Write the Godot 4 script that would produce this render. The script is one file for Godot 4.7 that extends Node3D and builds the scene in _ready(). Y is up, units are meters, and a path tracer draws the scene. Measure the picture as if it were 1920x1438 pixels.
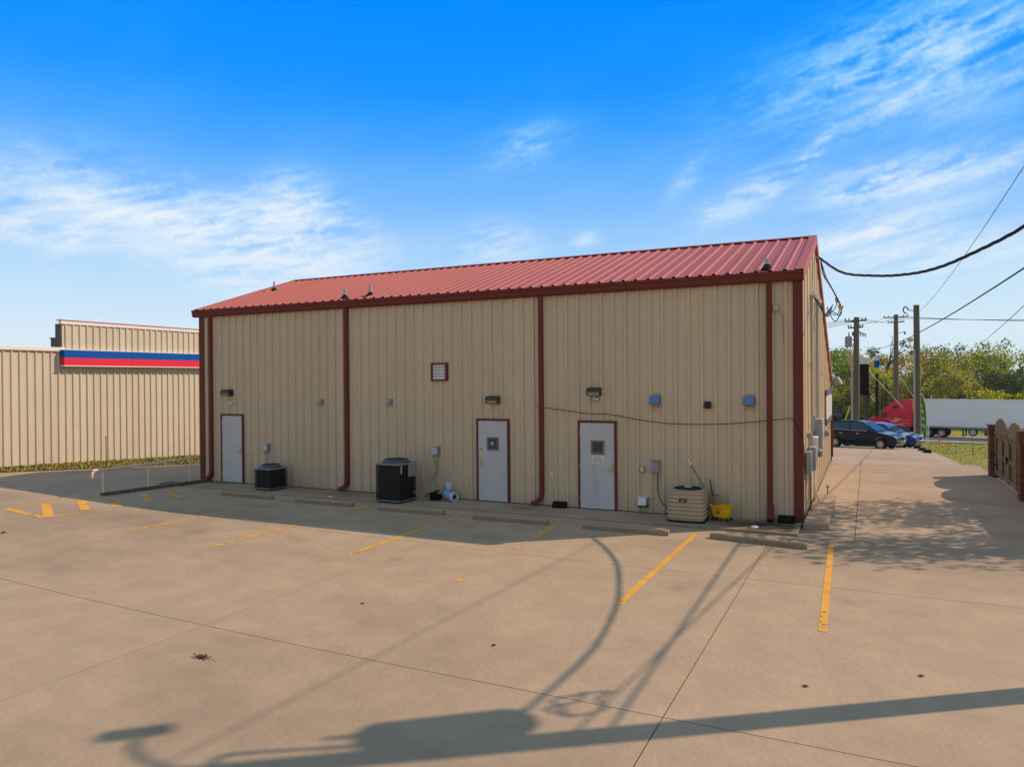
extends Node3D
# Rear of a tan metal-sided building with a red roof, seen across a concrete car park.
# x runs along the rear wall to the right, y up, z towards the camera; the wall's left corner is the origin.

const FT := 0.3048
const SUN := Vector3(5.43, 5.55, -4.35)      # towards the sun
const TAU_ := 6.28318530718
var M := {}
var used := {}
var rng := RandomNumberGenerator.new()
var noise := FastNoiseLite.new()
var noise_fine := FastNoiseLite.new()

# ---------------------------------------------------------------- mesh builder
class B:
	var st := SurfaceTool.new()
	var col := Color(1, 1, 1)
	var tris := 0
	func _init() -> void:
		st.begin(Mesh.PRIMITIVE_TRIANGLES)
	func v(p: Vector3, n: Vector3) -> void:
		st.set_color(col)
		st.set_normal(n)
		st.add_vertex(p)
	func tri_n(a: Vector3, b: Vector3, c: Vector3, na: Vector3, nb: Vector3, nc: Vector3) -> void:
		# clockwise seen from the side the normals point to
		if (b - a).cross(c - a).dot(na + nb + nc) > 0.0:
			v(a, na); v(c, nc); v(b, nb)
		else:
			v(a, na); v(b, nb); v(c, nc)
		tris += 1
	func face(pts: Array, out: Vector3) -> void:
		var n: Vector3 = (pts[1] - pts[0]).cross(pts[2] - pts[0])
		if n.length_squared() < 1e-16 and pts.size() > 3:
			n = (pts[2] - pts[0]).cross(pts[3] - pts[0])
		if n.length_squared() < 1e-18:
			return
		n = n.normalized()
		if n.dot(out) < 0.0:
			n = -n
		for i in range(1, pts.size() - 1):
			tri_n(pts[0], pts[i], pts[i + 1], n, n, n)
	func box(c: Vector3, s: Vector3, b := Basis(), bev := 0.0) -> void:
		var h := s * 0.5
		var e: float = min(bev, min(h.x, min(h.y, h.z)) * 0.9)
		for ax in 3:
			for sg in [-1.0, 1.0]:
				var u := (ax + 1) % 3
				var w := (ax + 2) % 3
				var pts := []
				for k in [[-1, -1], [1, -1], [1, 1], [-1, 1]]:
					var p := Vector3()
					p[ax] = sg * h[ax]
					p[u] = k[0] * (h[u] - e)
					p[w] = k[1] * (h[w] - e)
					pts.append(c + b * p)
				var n := Vector3()
				n[ax] = sg
				face(pts, b * n)
		if e <= 0.0:
			return
		for ax in 3:
			var u := (ax + 1) % 3
			var w := (ax + 2) % 3
			for su in [-1.0, 1.0]:
				for sw in [-1.0, 1.0]:
					var pts := []
					for k in [[-1, 0], [1, 0], [1, 1], [-1, 1]]:
						var p := Vector3()
						p[ax] = k[0] * (h[ax] - e)
						p[u] = su * (h[u] if k[1] == 0 else h[u] - e)
						p[w] = sw * (h[w] - e if k[1] == 0 else h[w])
						pts.append(c + b * p)
					var n := Vector3()
					n[u] = su
					n[w] = sw
					face(pts, b * n)
		for sx in [-1.0, 1.0]:
			for sy in [-1.0, 1.0]:
				for sz in [-1.0, 1.0]:
					var q := Vector3(sx, sy, sz)
					face([c + b * (q * Vector3(h.x, h.y - e, h.z - e)), c + b * (q * Vector3(h.x - e, h.y, h.z - e)), c + b * (q * Vector3(h.x - e, h.y - e, h.z))], b * q)
	func bar(a: Vector3, c: Vector3, w: float, d: float, up := Vector3.UP) -> void:
		# a rectangular bar from a to c
		var z := (c - a).normalized()
		var x := up.cross(z)
		if x.length() < 0.01:
			x = Vector3.RIGHT.cross(z)
		x = x.normalized()
		box((a + c) * 0.5, Vector3(w, d, a.distance_to(c)), Basis(x, z.cross(x), z))
	func tube(pts: Array, r, sides := 8, caps := true) -> void:
		var rings := []
		var x := Vector3()
		for i in pts.size():
			var p: Vector3 = pts[i]
			var t: Vector3 = (pts[min(i + 1, pts.size() - 1)] - pts[max(i - 1, 0)]).normalized()
			if i == 0:
				x = (Vector3.UP if absf(t.y) < 0.9 else Vector3.RIGHT).cross(t).normalized()
			else:
				x = (x - t * x.dot(t)).normalized()
			var y := t.cross(x)
			var rr: float = r[i] if r is Array else r
			var ring := []
			for k in sides:
				var a := TAU * k / sides
				var d := x * cos(a) + y * sin(a)
				ring.append([p + d * rr, d])
			rings.append(ring)
		for i in rings.size() - 1:
			for k in sides:
				var a: Array = rings[i][k]
				var b: Array = rings[i][(k + 1) % sides]
				var c: Array = rings[i + 1][(k + 1) % sides]
				var d: Array = rings[i + 1][k]
				tri_n(a[0], b[0], c[0], a[1], b[1], c[1])
				tri_n(a[0], c[0], d[0], a[1], c[1], d[1])
		if caps:
			for e in [0, rings.size() - 1]:
				var pts2 := []
				for q in rings[e]:
					pts2.append(q[0])
				var inner: int = 1 if e == 0 else rings.size() - 2
				face(pts2, pts[e] - pts[inner])
	func lathe(prof: Array, xf: Transform3D, segs := 16, flat := true) -> void:
		# prof: Vector2(radius, y); flat gives each band its own normal along the profile
		for i in prof.size() - 1:
			var p: Vector2 = prof[i]
			var q: Vector2 = prof[i + 1]
			var t := q - p
			if t.length() < 1e-6:
				continue
			var n2 := Vector2(t.y, -t.x).normalized()
			for k in segs:
				var a := TAU * k / segs
				var b := TAU * (k + 1) / segs
				var f := func(r: float, y: float, an: float) -> Vector3: return xf * Vector3(r * cos(an), y, r * sin(an))
				var g := func(an: float) -> Vector3: return (xf.basis * Vector3(n2.x * cos(an), n2.y, n2.x * sin(an))).normalized()
				var na: Vector3 = g.call(a)
				var nb: Vector3 = g.call(b)
				tri_n(f.call(p.x, p.y, a), f.call(p.x, p.y, b), f.call(q.x, q.y, b), na, nb, nb)
				tri_n(f.call(p.x, p.y, a), f.call(q.x, q.y, b), f.call(q.x, q.y, a), na, nb, na)
	func prism(poly: PackedVector2Array, depth: float, xf := Transform3D()) -> void:
		# the polygon in x, y, given depth along z (centred)
		var idx := Geometry2D.triangulate_polygon(poly)
		var h := depth * 0.5
		for s in [-1.0, 1.0]:
			var n: Vector3 = xf.basis * Vector3(0, 0, s)
			for i in range(0, idx.size(), 3):
				var a: Array = []
				for j in 3:
					var q := poly[idx[i + j]]
					a.append(xf * Vector3(q.x, q.y, s * h))
				tri_n(a[0], a[1], a[2], n, n, n)
		var ccw := not Geometry2D.is_polygon_clockwise(poly)
		for i in poly.size():
			var p := poly[i]
			var q := poly[(i + 1) % poly.size()]
			var d := q - p
			var n2 := Vector2(d.y, -d.x) if ccw else Vector2(-d.y, d.x)
			face([xf * Vector3(p.x, p.y, -h), xf * Vector3(q.x, q.y, -h), xf * Vector3(q.x, q.y, h), xf * Vector3(p.x, p.y, h)], xf.basis * Vector3(n2.x, n2.y, 0))
	func shell(poly: PackedVector2Array, wide: Callable, xf := Transform3D(), edge := 0.0) -> void:
		# like prism, but the half depth at each outline point is wide(point); edge rounds the long edges over
		var mid := Vector2()
		for q in poly:
			mid += q / poly.size()
		var idx := Geometry2D.triangulate_polygon(poly)
		var ccw := not Geometry2D.is_polygon_clockwise(poly)
		var norms := []
		var inner := PackedVector2Array()
		for i in poly.size():
			var d0 := (poly[i] - poly[i - 1]).normalized()
			var d1 := (poly[(i + 1) % poly.size()] - poly[i]).normalized()
			var n0 := Vector2(d0.y, -d0.x) if ccw else Vector2(-d0.y, d0.x)
			var n1 := Vector2(d1.y, -d1.x) if ccw else Vector2(-d1.y, d1.x)
			var nn := (n0 + n1).normalized()
			norms.append([n0, n1, nn])
			inner.append(poly[i] - nn * edge)
		for s in [-1.0, 1.0]:
			for i in range(0, idx.size(), 3):
				var a := []
				for j in 3:
					var k := idx[i + j]
					a.append(xf * Vector3(inner[k].x, inner[k].y, s * wide.call(poly[k])))
				face(a, xf.basis * Vector3(0, 0, s))
			if edge > 0.0:
				for i in poly.size():
					var j := (i + 1) % poly.size()
					var o: Vector2 = norms[j][0]
					face([xf * Vector3(poly[i].x, poly[i].y, s * (wide.call(poly[i]) - edge)), xf * Vector3(poly[j].x, poly[j].y, s * (wide.call(poly[j]) - edge)), xf * Vector3(inner[j].x, inner[j].y, s * wide.call(poly[j])), xf * Vector3(inner[i].x, inner[i].y, s * wide.call(poly[i]))], xf.basis * Vector3(o.x, o.y, s))
		for i in poly.size():
			var j := (i + 1) % poly.size()
			var a0: Vector2 = norms[i][2] if norms[i][0].dot(norms[i][1]) > 0.8 else norms[i][1]
			var a1: Vector2 = norms[j][2] if norms[j][0].dot(norms[j][1]) > 0.8 else norms[j][0]
			var na: Vector3 = (xf.basis * Vector3(a0.x, a0.y, 0)).normalized()
			var nb: Vector3 = (xf.basis * Vector3(a1.x, a1.y, 0)).normalized()
			var wi: float = wide.call(poly[i]) - edge
			var wj: float = wide.call(poly[j]) - edge
			var pa := xf * Vector3(poly[i].x, poly[i].y, -wi)
			var pb := xf * Vector3(poly[j].x, poly[j].y, -wj)
			var pc := xf * Vector3(poly[j].x, poly[j].y, wj)
			var pd := xf * Vector3(poly[i].x, poly[i].y, wi)
			tri_n(pa, pb, pc, na, nb, nb)
			tri_n(pa, pc, pd, na, nb, na)
	func mesh() -> ArrayMesh:
		return st.commit()

# ---------------------------------------------------------------- naming
func numbered(called: String) -> String:
	if not used.has(called):
		used[called] = 0
		return called
	used[called] += 1
	return "%s_%03d" % [called, used[called]]

func tag(o: Node3D, label: String, category := "", group := "", kind := "") -> Node3D:
	if label: o.set_meta("label", label)
	if category: o.set_meta("category", category)
	if group: o.set_meta("group", group)
	if kind: o.set_meta("kind", kind)
	return o

func thing(called: String, label: String, category: String, at := Vector3.ZERO, turn := 0.0, group := "") -> Node3D:
	var o := Node3D.new()
	o.name = numbered(called)
	add_child(o)
	o.position = at
	o.rotation.y = turn
	return tag(o, label, category, group)

func put(called: String, b: B, m: Material, parent: Node = null, at := Vector3.ZERO) -> MeshInstance3D:
	return put_mesh(called, b.mesh(), m, parent, at)

func put_mesh(called: String, mesh: Mesh, m: Material, parent: Node = null, at := Vector3.ZERO) -> MeshInstance3D:
	var o := MeshInstance3D.new()
	o.mesh = mesh
	o.material_override = m
	o.position = at
	if parent == null:
		o.name = numbered(called)
		add_child(o)
	else:
		o.name = called
		var k := 0
		while parent.has_node(NodePath(String(o.name))):
			k += 1
			o.name = "%s_%03d" % [called, k]
		parent.add_child(o)
	return o

func node(called: String, parent: Node, at := Vector3.ZERO) -> Node3D:
	var o := Node3D.new()
	o.name = called
	var k := 0
	while parent.has_node(NodePath(String(o.name))):
		k += 1
		o.name = "%s_%03d" % [called, k]
	parent.add_child(o)
	o.position = at
	return o

func structure(called: String, label := "") -> Node3D:
	var o := Node3D.new()
	o.name = numbered(called)
	add_child(o)
	return tag(o, label, "", "", "structure")

func copy(o: Node3D, at: Vector3, turn: float, label: String, group := "") -> Node3D:
	var c: Node3D = o.duplicate()
	c.name = numbered(String(o.name).rstrip("_0123456789"))
	add_child(c)
	c.position = at
	c.rotation.y = turn
	return tag(c, label, "", group)

# ---------------------------------------------------------------- materials
func lin(r: float, g: float, b: float) -> Color:
	return Color(r, g, b).linear_to_srgb()

func mat(c: Color, rough := 0.6, metal := 0.0, vc := false) -> StandardMaterial3D:
	var m := StandardMaterial3D.new()
	m.albedo_color = c
	m.roughness = rough
	m.metallic = metal
	m.vertex_color_use_as_albedo = vc
	return m

func grain_texture(seed_: int, size: int, low: float, high: float, speck: float, freqs: Array, pits := 0.0) -> ImageTexture:
	# grey multiplier from a few octaves of seamless noise
	var layers := []
	var n := FastNoiseLite.new()
	for f in freqs:
		n.seed = seed_ + layers.size() * 7
		n.frequency = f[0]
		n.fractal_octaves = 3
		layers.append([n.get_seamless_image(size, size).get_data(), f[1]])
	var r := RandomNumberGenerator.new()
	r.seed = seed_
	var out := PackedByteArray()
	out.resize(size * size * 3)
	for i in size * size:
		var x := 0.0
		for l in layers:
			x += (l[0][i] / 255.0 - 0.5) * l[1]
		x += (r.randf() - 0.5) * speck
		if pits > 0.0 and r.randf() < pits: x -= 1.6
		var k: float = clampf(low + (high - low) * (x + 0.5), 0.0, 1.0)
		var w := int(k * 255.0)
		out[i * 3] = w
		out[i * 3 + 1] = w
		out[i * 3 + 2] = int(clampf(k - (x * 0.03), 0.0, 1.0) * 255.0)
	var im := Image.create_from_data(size, size, false, Image.FORMAT_RGB8, out)
	return ImageTexture.create_from_image(im)

func textured(c: Color, rough: float, tex: Texture2D, scale: float, vc := false, metal := 0.0) -> StandardMaterial3D:
	var m := mat(c, rough, metal, vc)
	m.albedo_texture = tex
	m.uv1_triplanar = true
	m.uv1_world_triplanar = true
	m.uv1_scale = Vector3.ONE * scale
	return m

func bump(m: StandardMaterial3D, seed_: int, freq: float, strength: float) -> void:
	var n := FastNoiseLite.new()
	n.seed = seed_
	n.frequency = freq
	n.fractal_octaves = 4
	var im := n.get_seamless_image(512, 512)
	im.convert(Image.FORMAT_RGBA8)
	im.bump_map_to_normal_map(strength)
	m.normal_enabled = true
	m.normal_texture = ImageTexture.create_from_image(im)

func make_materials() -> void:
	var conc := grain_texture(3, 1024, 0.80, 0.96, 0.13, [[0.004, 0.45], [0.02, 0.25], [0.12, 0.20]], 0.0015)
	var soft := grain_texture(9, 512, 0.86, 1.0, 0.03, [[0.008, 0.7], [0.05, 0.3]])
	var even := grain_texture(15, 512, 0.90, 0.96, 0.02, [[0.006, 0.5], [0.05, 0.3]])
	var fibre := grain_texture(21, 512, 0.55, 1.0, 0.2, [[0.02, 0.6], [0.1, 0.4]])
	M.concrete = textured(lin(0.545, 0.398, 0.264), 0.9, conc, 0.22, true)
	bump(M.concrete, 5, 0.09, 0.5)
	M.stop = textured(lin(0.54, 0.39, 0.255), 0.95, conc, 0.9, true)
	bump(M.stop, 6, 0.06, 2.5)
	M.asphalt = textured(lin(0.50, 0.45, 0.39), 0.9, conc, 0.4, true)
	M.kerb_dark = textured(lin(0.22, 0.19, 0.145), 0.95, fibre, 0.7)
	M.grass = textured(lin(0.42, 0.40, 0.06), 1.0, fibre, 0.35, true)
	M.grass_dry = textured(lin(0.30, 0.25, 0.085), 1.0, fibre, 0.6, true)
	M.blade = mat(lin(1, 1, 1), 0.9, 0.0, true)
	M.blade.backlight_enabled = true
	M.blade.backlight = Color(0.25, 0.25, 0.1)
	M.siding = textured(lin(0.78, 0.60, 0.405), 0.42, even, 0.35, true)
	M.siding_next = textured(lin(0.72, 0.635, 0.50), 0.5, even, 0.35, true)
	M.roof = textured(lin(0.52, 0.135, 0.108), 0.5, even, 0.3, true)
	M.roof.metallic_specular = 0.3
	M.trim = textured(lin(0.20, 0.038, 0.029), 0.55, even, 0.6)
	M.trim.metallic_specular = 0.35
	M.joint = mat(lin(0.03, 0.027, 0.022), 0.95)
	M.paint = mat(lin(0.76, 0.37, 0.04), 0.8, 0.0, true)
	M.white = textured(lin(0.72, 0.71, 0.72), 0.45, soft, 0.6)
	M.door = textured(lin(0.68, 0.66, 0.68), 0.5, even, 0.8, true)
	M.grey_box = textured(lin(0.36, 0.37, 0.38), 0.5, soft, 1.2)
	M.light_grey = mat(lin(0.55, 0.56, 0.56), 0.5)
	M.dark_grey = mat(lin(0.07, 0.07, 0.068), 0.6)
	M.bronze = mat(lin(0.035, 0.03, 0.026), 0.45)
	M.black = mat(lin(0.010, 0.010, 0.010), 0.75)
	M.black.metallic_specular = 0.2
	M.black_gloss = mat(lin(0.01, 0.01, 0.012), 0.15)
	M.rubber = mat(lin(0.02, 0.019, 0.018), 0.85)
	M.rubber.metallic_specular = 0.2
	M.steel = mat(lin(0.55, 0.55, 0.54), 0.35, 0.9)
	M.galv = mat(lin(0.42, 0.44, 0.46), 0.45, 0.6)
	M.chrome = mat(lin(0.75, 0.75, 0.75), 0.15, 1.0)
	M.brass = mat(lin(0.65, 0.52, 0.25), 0.3, 0.9)
	M.tan = textured(lin(0.46, 0.345, 0.21), 0.45, even, 0.8)
	M.tan_light = mat(lin(0.74, 0.60, 0.42), 0.4)
	M.lens = mat(lin(0.50, 0.42, 0.24), 0.25)
	M.yellow = mat(lin(0.85, 0.52, 0.01), 0.35)
	M.yellow_mark = mat(lin(0.85, 0.6, 0.03), 0.5)
	M.red_print = mat(lin(0.6, 0.06, 0.02), 0.5)
	M.green_handle = mat(lin(0.02, 0.16, 0.05), 0.4)
	M.pipe_blue = mat(lin(0.22, 0.38, 0.62), 0.4)
	M.pipe_white = mat(lin(0.62, 0.68, 0.76), 0.4)
	M.rail = mat(lin(0.72, 0.58, 0.44), 0.5)
	M.hood = mat(lin(0.13, 0.22, 0.40), 0.3, 0.35)  # bare steel, with a blue sky reflection painted into its base colour
	M.unit_frame = mat(lin(0.19, 0.20, 0.23), 0.5)
	M.cable = mat(lin(0.012, 0.013, 0.018), 0.6)
	M.wire = mat(lin(0.05, 0.055, 0.06), 0.6)
	M.pole = textured(lin(0.27, 0.215, 0.16), 0.9, fibre, 0.8)
	M.glass = mat(lin(0.02, 0.025, 0.03), 0.06)
	M.glass.metallic_specular = 0.8
	M.window_glass = mat(lin(0.05, 0.045, 0.04), 0.1)
	M.stripe_blue = mat(lin(0.004, 0.085, 0.38), 0.6)
	M.stripe_blue.metallic_specular = 0.2
	M.stripe_red = mat(lin(0.72, 0.006, 0.045), 0.5)
	M.cap_white = mat(lin(0.78, 0.74, 0.70), 0.5)
	M.coping_pink = mat(lin(0.60, 0.05, 0.12), 0.4)
	M.unit_dark = mat(lin(0.075, 0.085, 0.11), 0.6)
	M.navy = mat(lin(0.006, 0.010, 0.022), 0.28)
	M.navy.clearcoat_enabled = true
	M.navy.clearcoat = 0.6
	M.navy.metallic_specular = 0.25
	M.navy.clearcoat_roughness = 0.04
	M.blue_car = M.navy.duplicate()
	M.blue_car.albedo_color = lin(0.008, 0.045, 0.22)
	M.black_car = M.navy.duplicate()
	M.black_car.albedo_color = lin(0.008, 0.01, 0.014)
	M.cladding = mat(lin(0.02, 0.02, 0.021), 0.7)
	M.rim = mat(lin(0.55, 0.55, 0.56), 0.3, 0.8)
	M.lamp = mat(lin(0.75, 0.77, 0.8), 0.1)
	M.tail = mat(lin(0.35, 0.01, 0.01), 0.2)
	M.truck_red = M.navy.duplicate()
	M.truck_red.albedo_color = lin(0.72, 0.010, 0.06)
	M.truck_white = mat(lin(0.86, 0.88, 0.93), 0.4)
	M.flag_green = mat(lin(0.06, 0.26, 0.05), 0.7)
	M.sign_lime = mat(lin(0.48, 0.62, 0.01), 0.5)
	M.sign_pale = mat(lin(0.62, 0.74, 0.60), 0.5)
	M.sign_white = mat(lin(0.7, 0.69, 0.68), 0.5)
	M.orange = mat(lin(0.75, 0.10, 0.02), 0.5)
	M.sticker_blue = mat(lin(0.12, 0.42, 0.55), 0.5)
	M.lite_frame = mat(lin(0.16, 0.15, 0.13), 0.5)
	M.brick = []
	for k in 5:
		M.brick.append(textured(lin(0.22 + 0.035 * k, 0.075 + 0.018 * k, 0.048 + 0.011 * k), 0.9, fibre, 2.5))
	M.mortar = textured(lin(0.34, 0.28, 0.22), 0.95, fibre, 2.0)
	M.board = []
	for k in 5:
		M.board.append(textured(lin(0.27 + 0.035 * k, 0.225 + 0.03 * k, 0.14 + 0.02 * k), 0.9, fibre, Vector3(3, 0.5, 3).y * 1.6))
	M.bark = textured(lin(0.10, 0.08, 0.06), 0.95, fibre, 1.0)
	M.leaf = mat(lin(1, 1, 1), 0.75, 0.0, true)
	M.leaf.backlight_enabled = true
	M.leaf.backlight = Color(1.0, 1.0, 0.8)
	M.dead_leaf = mat(lin(0.09, 0.045, 0.025), 0.9)

# ---------------------------------------------------------------- the lie of the land
func gy(x: float, z: float) -> float:
	var y := 0.05 * smoothstep(5.0, -6.0, x) * clampf(z, 0.0, 8.0)
	y -= 0.046 * smoothstep(1.0, -6.0, x) * clampf(-z, 0.0, 20.0)
	var d := clampf(-12.0 - z, 0.0, 56.0)
	return y - 0.065 * d * d / (d + 4.0)

func on(x: float, z: float, up := 0.0) -> Vector3:
	return Vector3(x, gy(x, z) + up, z)

func rows_z(x: float, z: float) -> float:
	# the slab joints across the car park swing towards the building on the left
	if z < 4.0:
		return z
	var k := clampf(16.0 - x, 0.0, 17.0)
	return z - 0.0039 * k * k

func stain(x: float, z: float) -> float:
	var s := 1.0
	for q in [[17.7, 0.5, 0.75, 0.36, 0.94], [17.3, 0.8, 0.9, 0.4, 0.6], [17.95, 0.75, 0.3, 0.3, 0.6], [7.2, 9.2, 0.6, 0.35, 0.16], [9.6, 7.6, 1.3, 0.3, 0.10], [14.9, 6.0, 0.45, 0.35, 0.16], [10.2, 4.0, 0.7, 0.4, 0.18], [12.3, 3.8, 0.6, 0.4, 0.16], [15.2, 3.9, 0.6, 0.4, 0.14], [6.7, 4.1, 0.7, 0.4, 0.15], [19.6, 9.0, 1.6, 0.9, 0.07], [4.2, 5.8, 1.6, 0.5, 0.10], [13.4, 12.0, 1.5, 0.6, 0.07], [20.8, -3.5, 0.5, 3.0, 0.08], [21.9, -3.0, 0.35, 4.0, 0.08], [11.9, 6.2, 0.16, 0.14, 0.3], [14.3, 8.4, 0.12, 0.12, 0.3], [9.0, 5.6, 0.2, 0.16, 0.28], [17.0, 5.9, 0.14, 0.14, 0.25], [19.3, 5.6, 0.18, 0.15, 0.22], [15.8, 12.4, 0.13, 0.11, 0.25], [18.9, 11.2, 0.3, 0.2, 0.2], [6.6, 6.0, 0.25, 0.2, 0.25], [11.8, 0.55, 0.5, 0.35, 0.35], [11.2, 1.2, 1.2, 0.15, 0.25], [0.9, 0.15, 0.9, 0.3, 0.5], [6.3, 0.5, 0.6, 0.3, 0.3], [5.3, 3.0, 0.8, 0.2, 0.2], [2.6, 7.4, 1.2, 0.8, 0.14], [20.3, 2.6, 2.2, 1.4, 0.12]]:
		var ex: float = (x - q[0]) / q[2]
		var ez: float = (z - q[1]) / q[3]
		s *= 1.0 - q[4] * exp(-ex * ex - ez * ez)
	return s

func ground_tone(x: float, z: float) -> Color:
	var a := noise.get_noise_2d(x * 0.55, z * 0.9)
	var b := noise.get_noise_2d(x * 2.2 + 300.0, z * 3.1)
	var c := noise_fine.get_noise_2d(x * 1.4, z * 6.0 + 90.0)
	var streak := noise.get_noise_2d(x * 0.5 + 800.0, z * 5.0)
	var k := 0.96 + 0.24 * a + 0.13 * b + 0.06 * c + 0.11 * streak + 0.10 * maxf(0.0, noise.get_noise_2d(x * 4.0 + 150.0, z * 6.0) - 0.25)
	k *= stain(x, z)
	var w := 0.02 * noise.get_noise_2d(x * 0.3 + 70.0, z * 0.3)
	return Color(k * (1.0 + w), k, k * (1.0 - 1.6 * w))

func slab(parent: Node, called: String, x0: float, x1: float, z0: float, z1: float, m: Material, step := 0.25, lift := 0.0, skew := true, tone := 1.0) -> void:
	var b := B.new()
	var nx: int = max(1, int(ceil((x1 - x0) / step)))
	var nz: int = max(1, int(ceil((z1 - z0) / step)))
	var e := 0.006
	var p := func(i: int, j: int) -> Vector3:
		var x: float = lerpf(x0 + e, x1 - e, float(i) / nx)
		var za: float = (rows_z(x, z0) if skew else z0) + e
		var zb: float = (rows_z(x, z1) if skew else z1) - e
		var z: float = lerpf(za, zb, float(j) / nz)
		return Vector3(x, gy(x, z) + lift, z)
	var grid := []
	var cols := []
	for i in nx + 1:
		var row := []
		var crow := []
		for j in nz + 1:
			var q: Vector3 = p.call(i, j)
			row.append(q)
			crow.append(ground_tone(q.x, q.z) * tone)
		grid.append(row)
		cols.append(crow)
	for i in nx:
		for j in nz:
			var q := [grid[i][j], grid[i + 1][j], grid[i + 1][j + 1], grid[i][j + 1]]
			var n: Vector3 = (q[3] - q[0]).cross(q[1] - q[0]).normalized()
			var cc := [cols[i][j], cols[i + 1][j], cols[i + 1][j + 1], cols[i][j + 1]]
			for t in [[0, 1, 2], [0, 2, 3]]:
				for k in t:
					b.col = cc[k]
					b.v(q[k], n)
	b.col = Color(0.75, 0.75, 0.75)
	var down := Vector3(0, -0.12, 0)
	for i in nx:
		b.face([grid[i][0], grid[i + 1][0], grid[i + 1][0] + down, grid[i][0] + down], Vector3(0, 0, -1))
		b.face([grid[i][nz], grid[i + 1][nz], grid[i + 1][nz] + down, grid[i][nz] + down], Vector3(0, 0, 1))
	for j in nz:
		b.face([grid[0][j], grid[0][j + 1], grid[0][j + 1] + down, grid[0][j] + down], Vector3(-1, 0, 0))
		b.face([grid[nx][j], grid[nx][j + 1], grid[nx][j + 1] + down, grid[nx][j] + down], Vector3(1, 0, 0))
	put(called, b, m, parent)

func sheet(poly: Array, m: Material, called: String, parent: Node, up: float, step := 0.25, worn := 0.0, seed_ := 0) -> MeshInstance3D:
	# a quad a b c d of points (x, z) laid over the ground; worn leaves bare patches
	var b := B.new()
	var la: float = max(poly[0].distance_to(poly[1]), poly[3].distance_to(poly[2]))
	var lb: float = max(poly[1].distance_to(poly[2]), poly[0].distance_to(poly[3]))
	var na: int = max(1, int(ceil(la / step)))
	var nb: int = max(1, int(ceil(lb / step)))
	var g := func(s: float, t: float) -> Vector3:
		var q: Vector2 = poly[0].lerp(poly[1], s).lerp(poly[3].lerp(poly[2], s), t)
		return on(q.x, q.y, up)
	for i in na:
		for j in nb:
			var q := []
			for k in [[0, 0], [1, 0], [1, 1], [0, 1]]:
				q.append(g.call(float(i + k[0]) / na, float(j + k[1]) / nb))
			var c: Vector3 = (q[0] + q[2]) * 0.5
			var w := noise_fine.get_noise_2d(c.x * 9.0 + seed_ * 31.0, c.z * 9.0) * 0.6 + noise.get_noise_2d(c.x * 3.0 + seed_ * 17.0, c.z * 3.0)
			if w < worn * 1.6 - 0.72:
				continue
			var k2 := 0.92 + 0.2 * noise_fine.get_noise_2d(c.x * 5.0, c.z * 5.0)
			b.col = Color(k2, k2, k2)
			b.face(q, Vector3.UP)
	return put(called, b, m, parent)

# ---------------------------------------------------------------- sky
const CLOUDS := [[-0.815, 0.190, 0.123, 0.040, -0.14, 0.95], [-0.744, 0.224, 0.043, 0.033, 0.52, 0.80], [-0.941, 0.200, 0.080, 0.016, -0.09, 0.60], [-1.016, 0.215, 0.080, 0.051, 0.0, 0.42], [-1.011, 0.169, 0.094, 0.018, -0.07, 0.55], [-0.822, 0.134, 0.051, 0.022, -0.35, 0.60], [-0.430, 0.305, 0.054, 0.025, 0.26, 0.36], [-0.475, 0.183, 0.054, 0.023, 0.0, 0.55], [-0.141, 0.230, 0.054, 0.017, 0.44, 0.85], [-0.061, 0.274, 0.026, 0.008, 0.79, 0.65], [-0.001, 0.227, 0.047, 0.020, 0.14, 0.85], [0.086, 0.233, 0.109, 0.022, 0.09, 0.60], [0.013, 0.176, 0.087, 0.012, 0.21, 0.65], [0.042, 0.146, 0.159, 0.030, 0.0, 0.50], [0.008, 0.363, 0.145, 0.051, 0.26, 0.34], [0.102, 0.380, 0.123, 0.043, 0.17, 0.36], [0.037, 0.326, 0.080, 0.017, 0.44, 0.28], [0.128, 0.323, 0.087, 0.036, 0.35, 0.30], [-0.348, 0.188, 0.019, 0.008, 0.17, 0.60], [-0.215, 0.260, 0.033, 0.014, 0.87, 0.25], [-0.677, 0.211, 0.051, 0.018, -0.44, 0.45], [-0.731, 0.161, 0.087, 0.029, -0.09, 0.50]]

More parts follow.
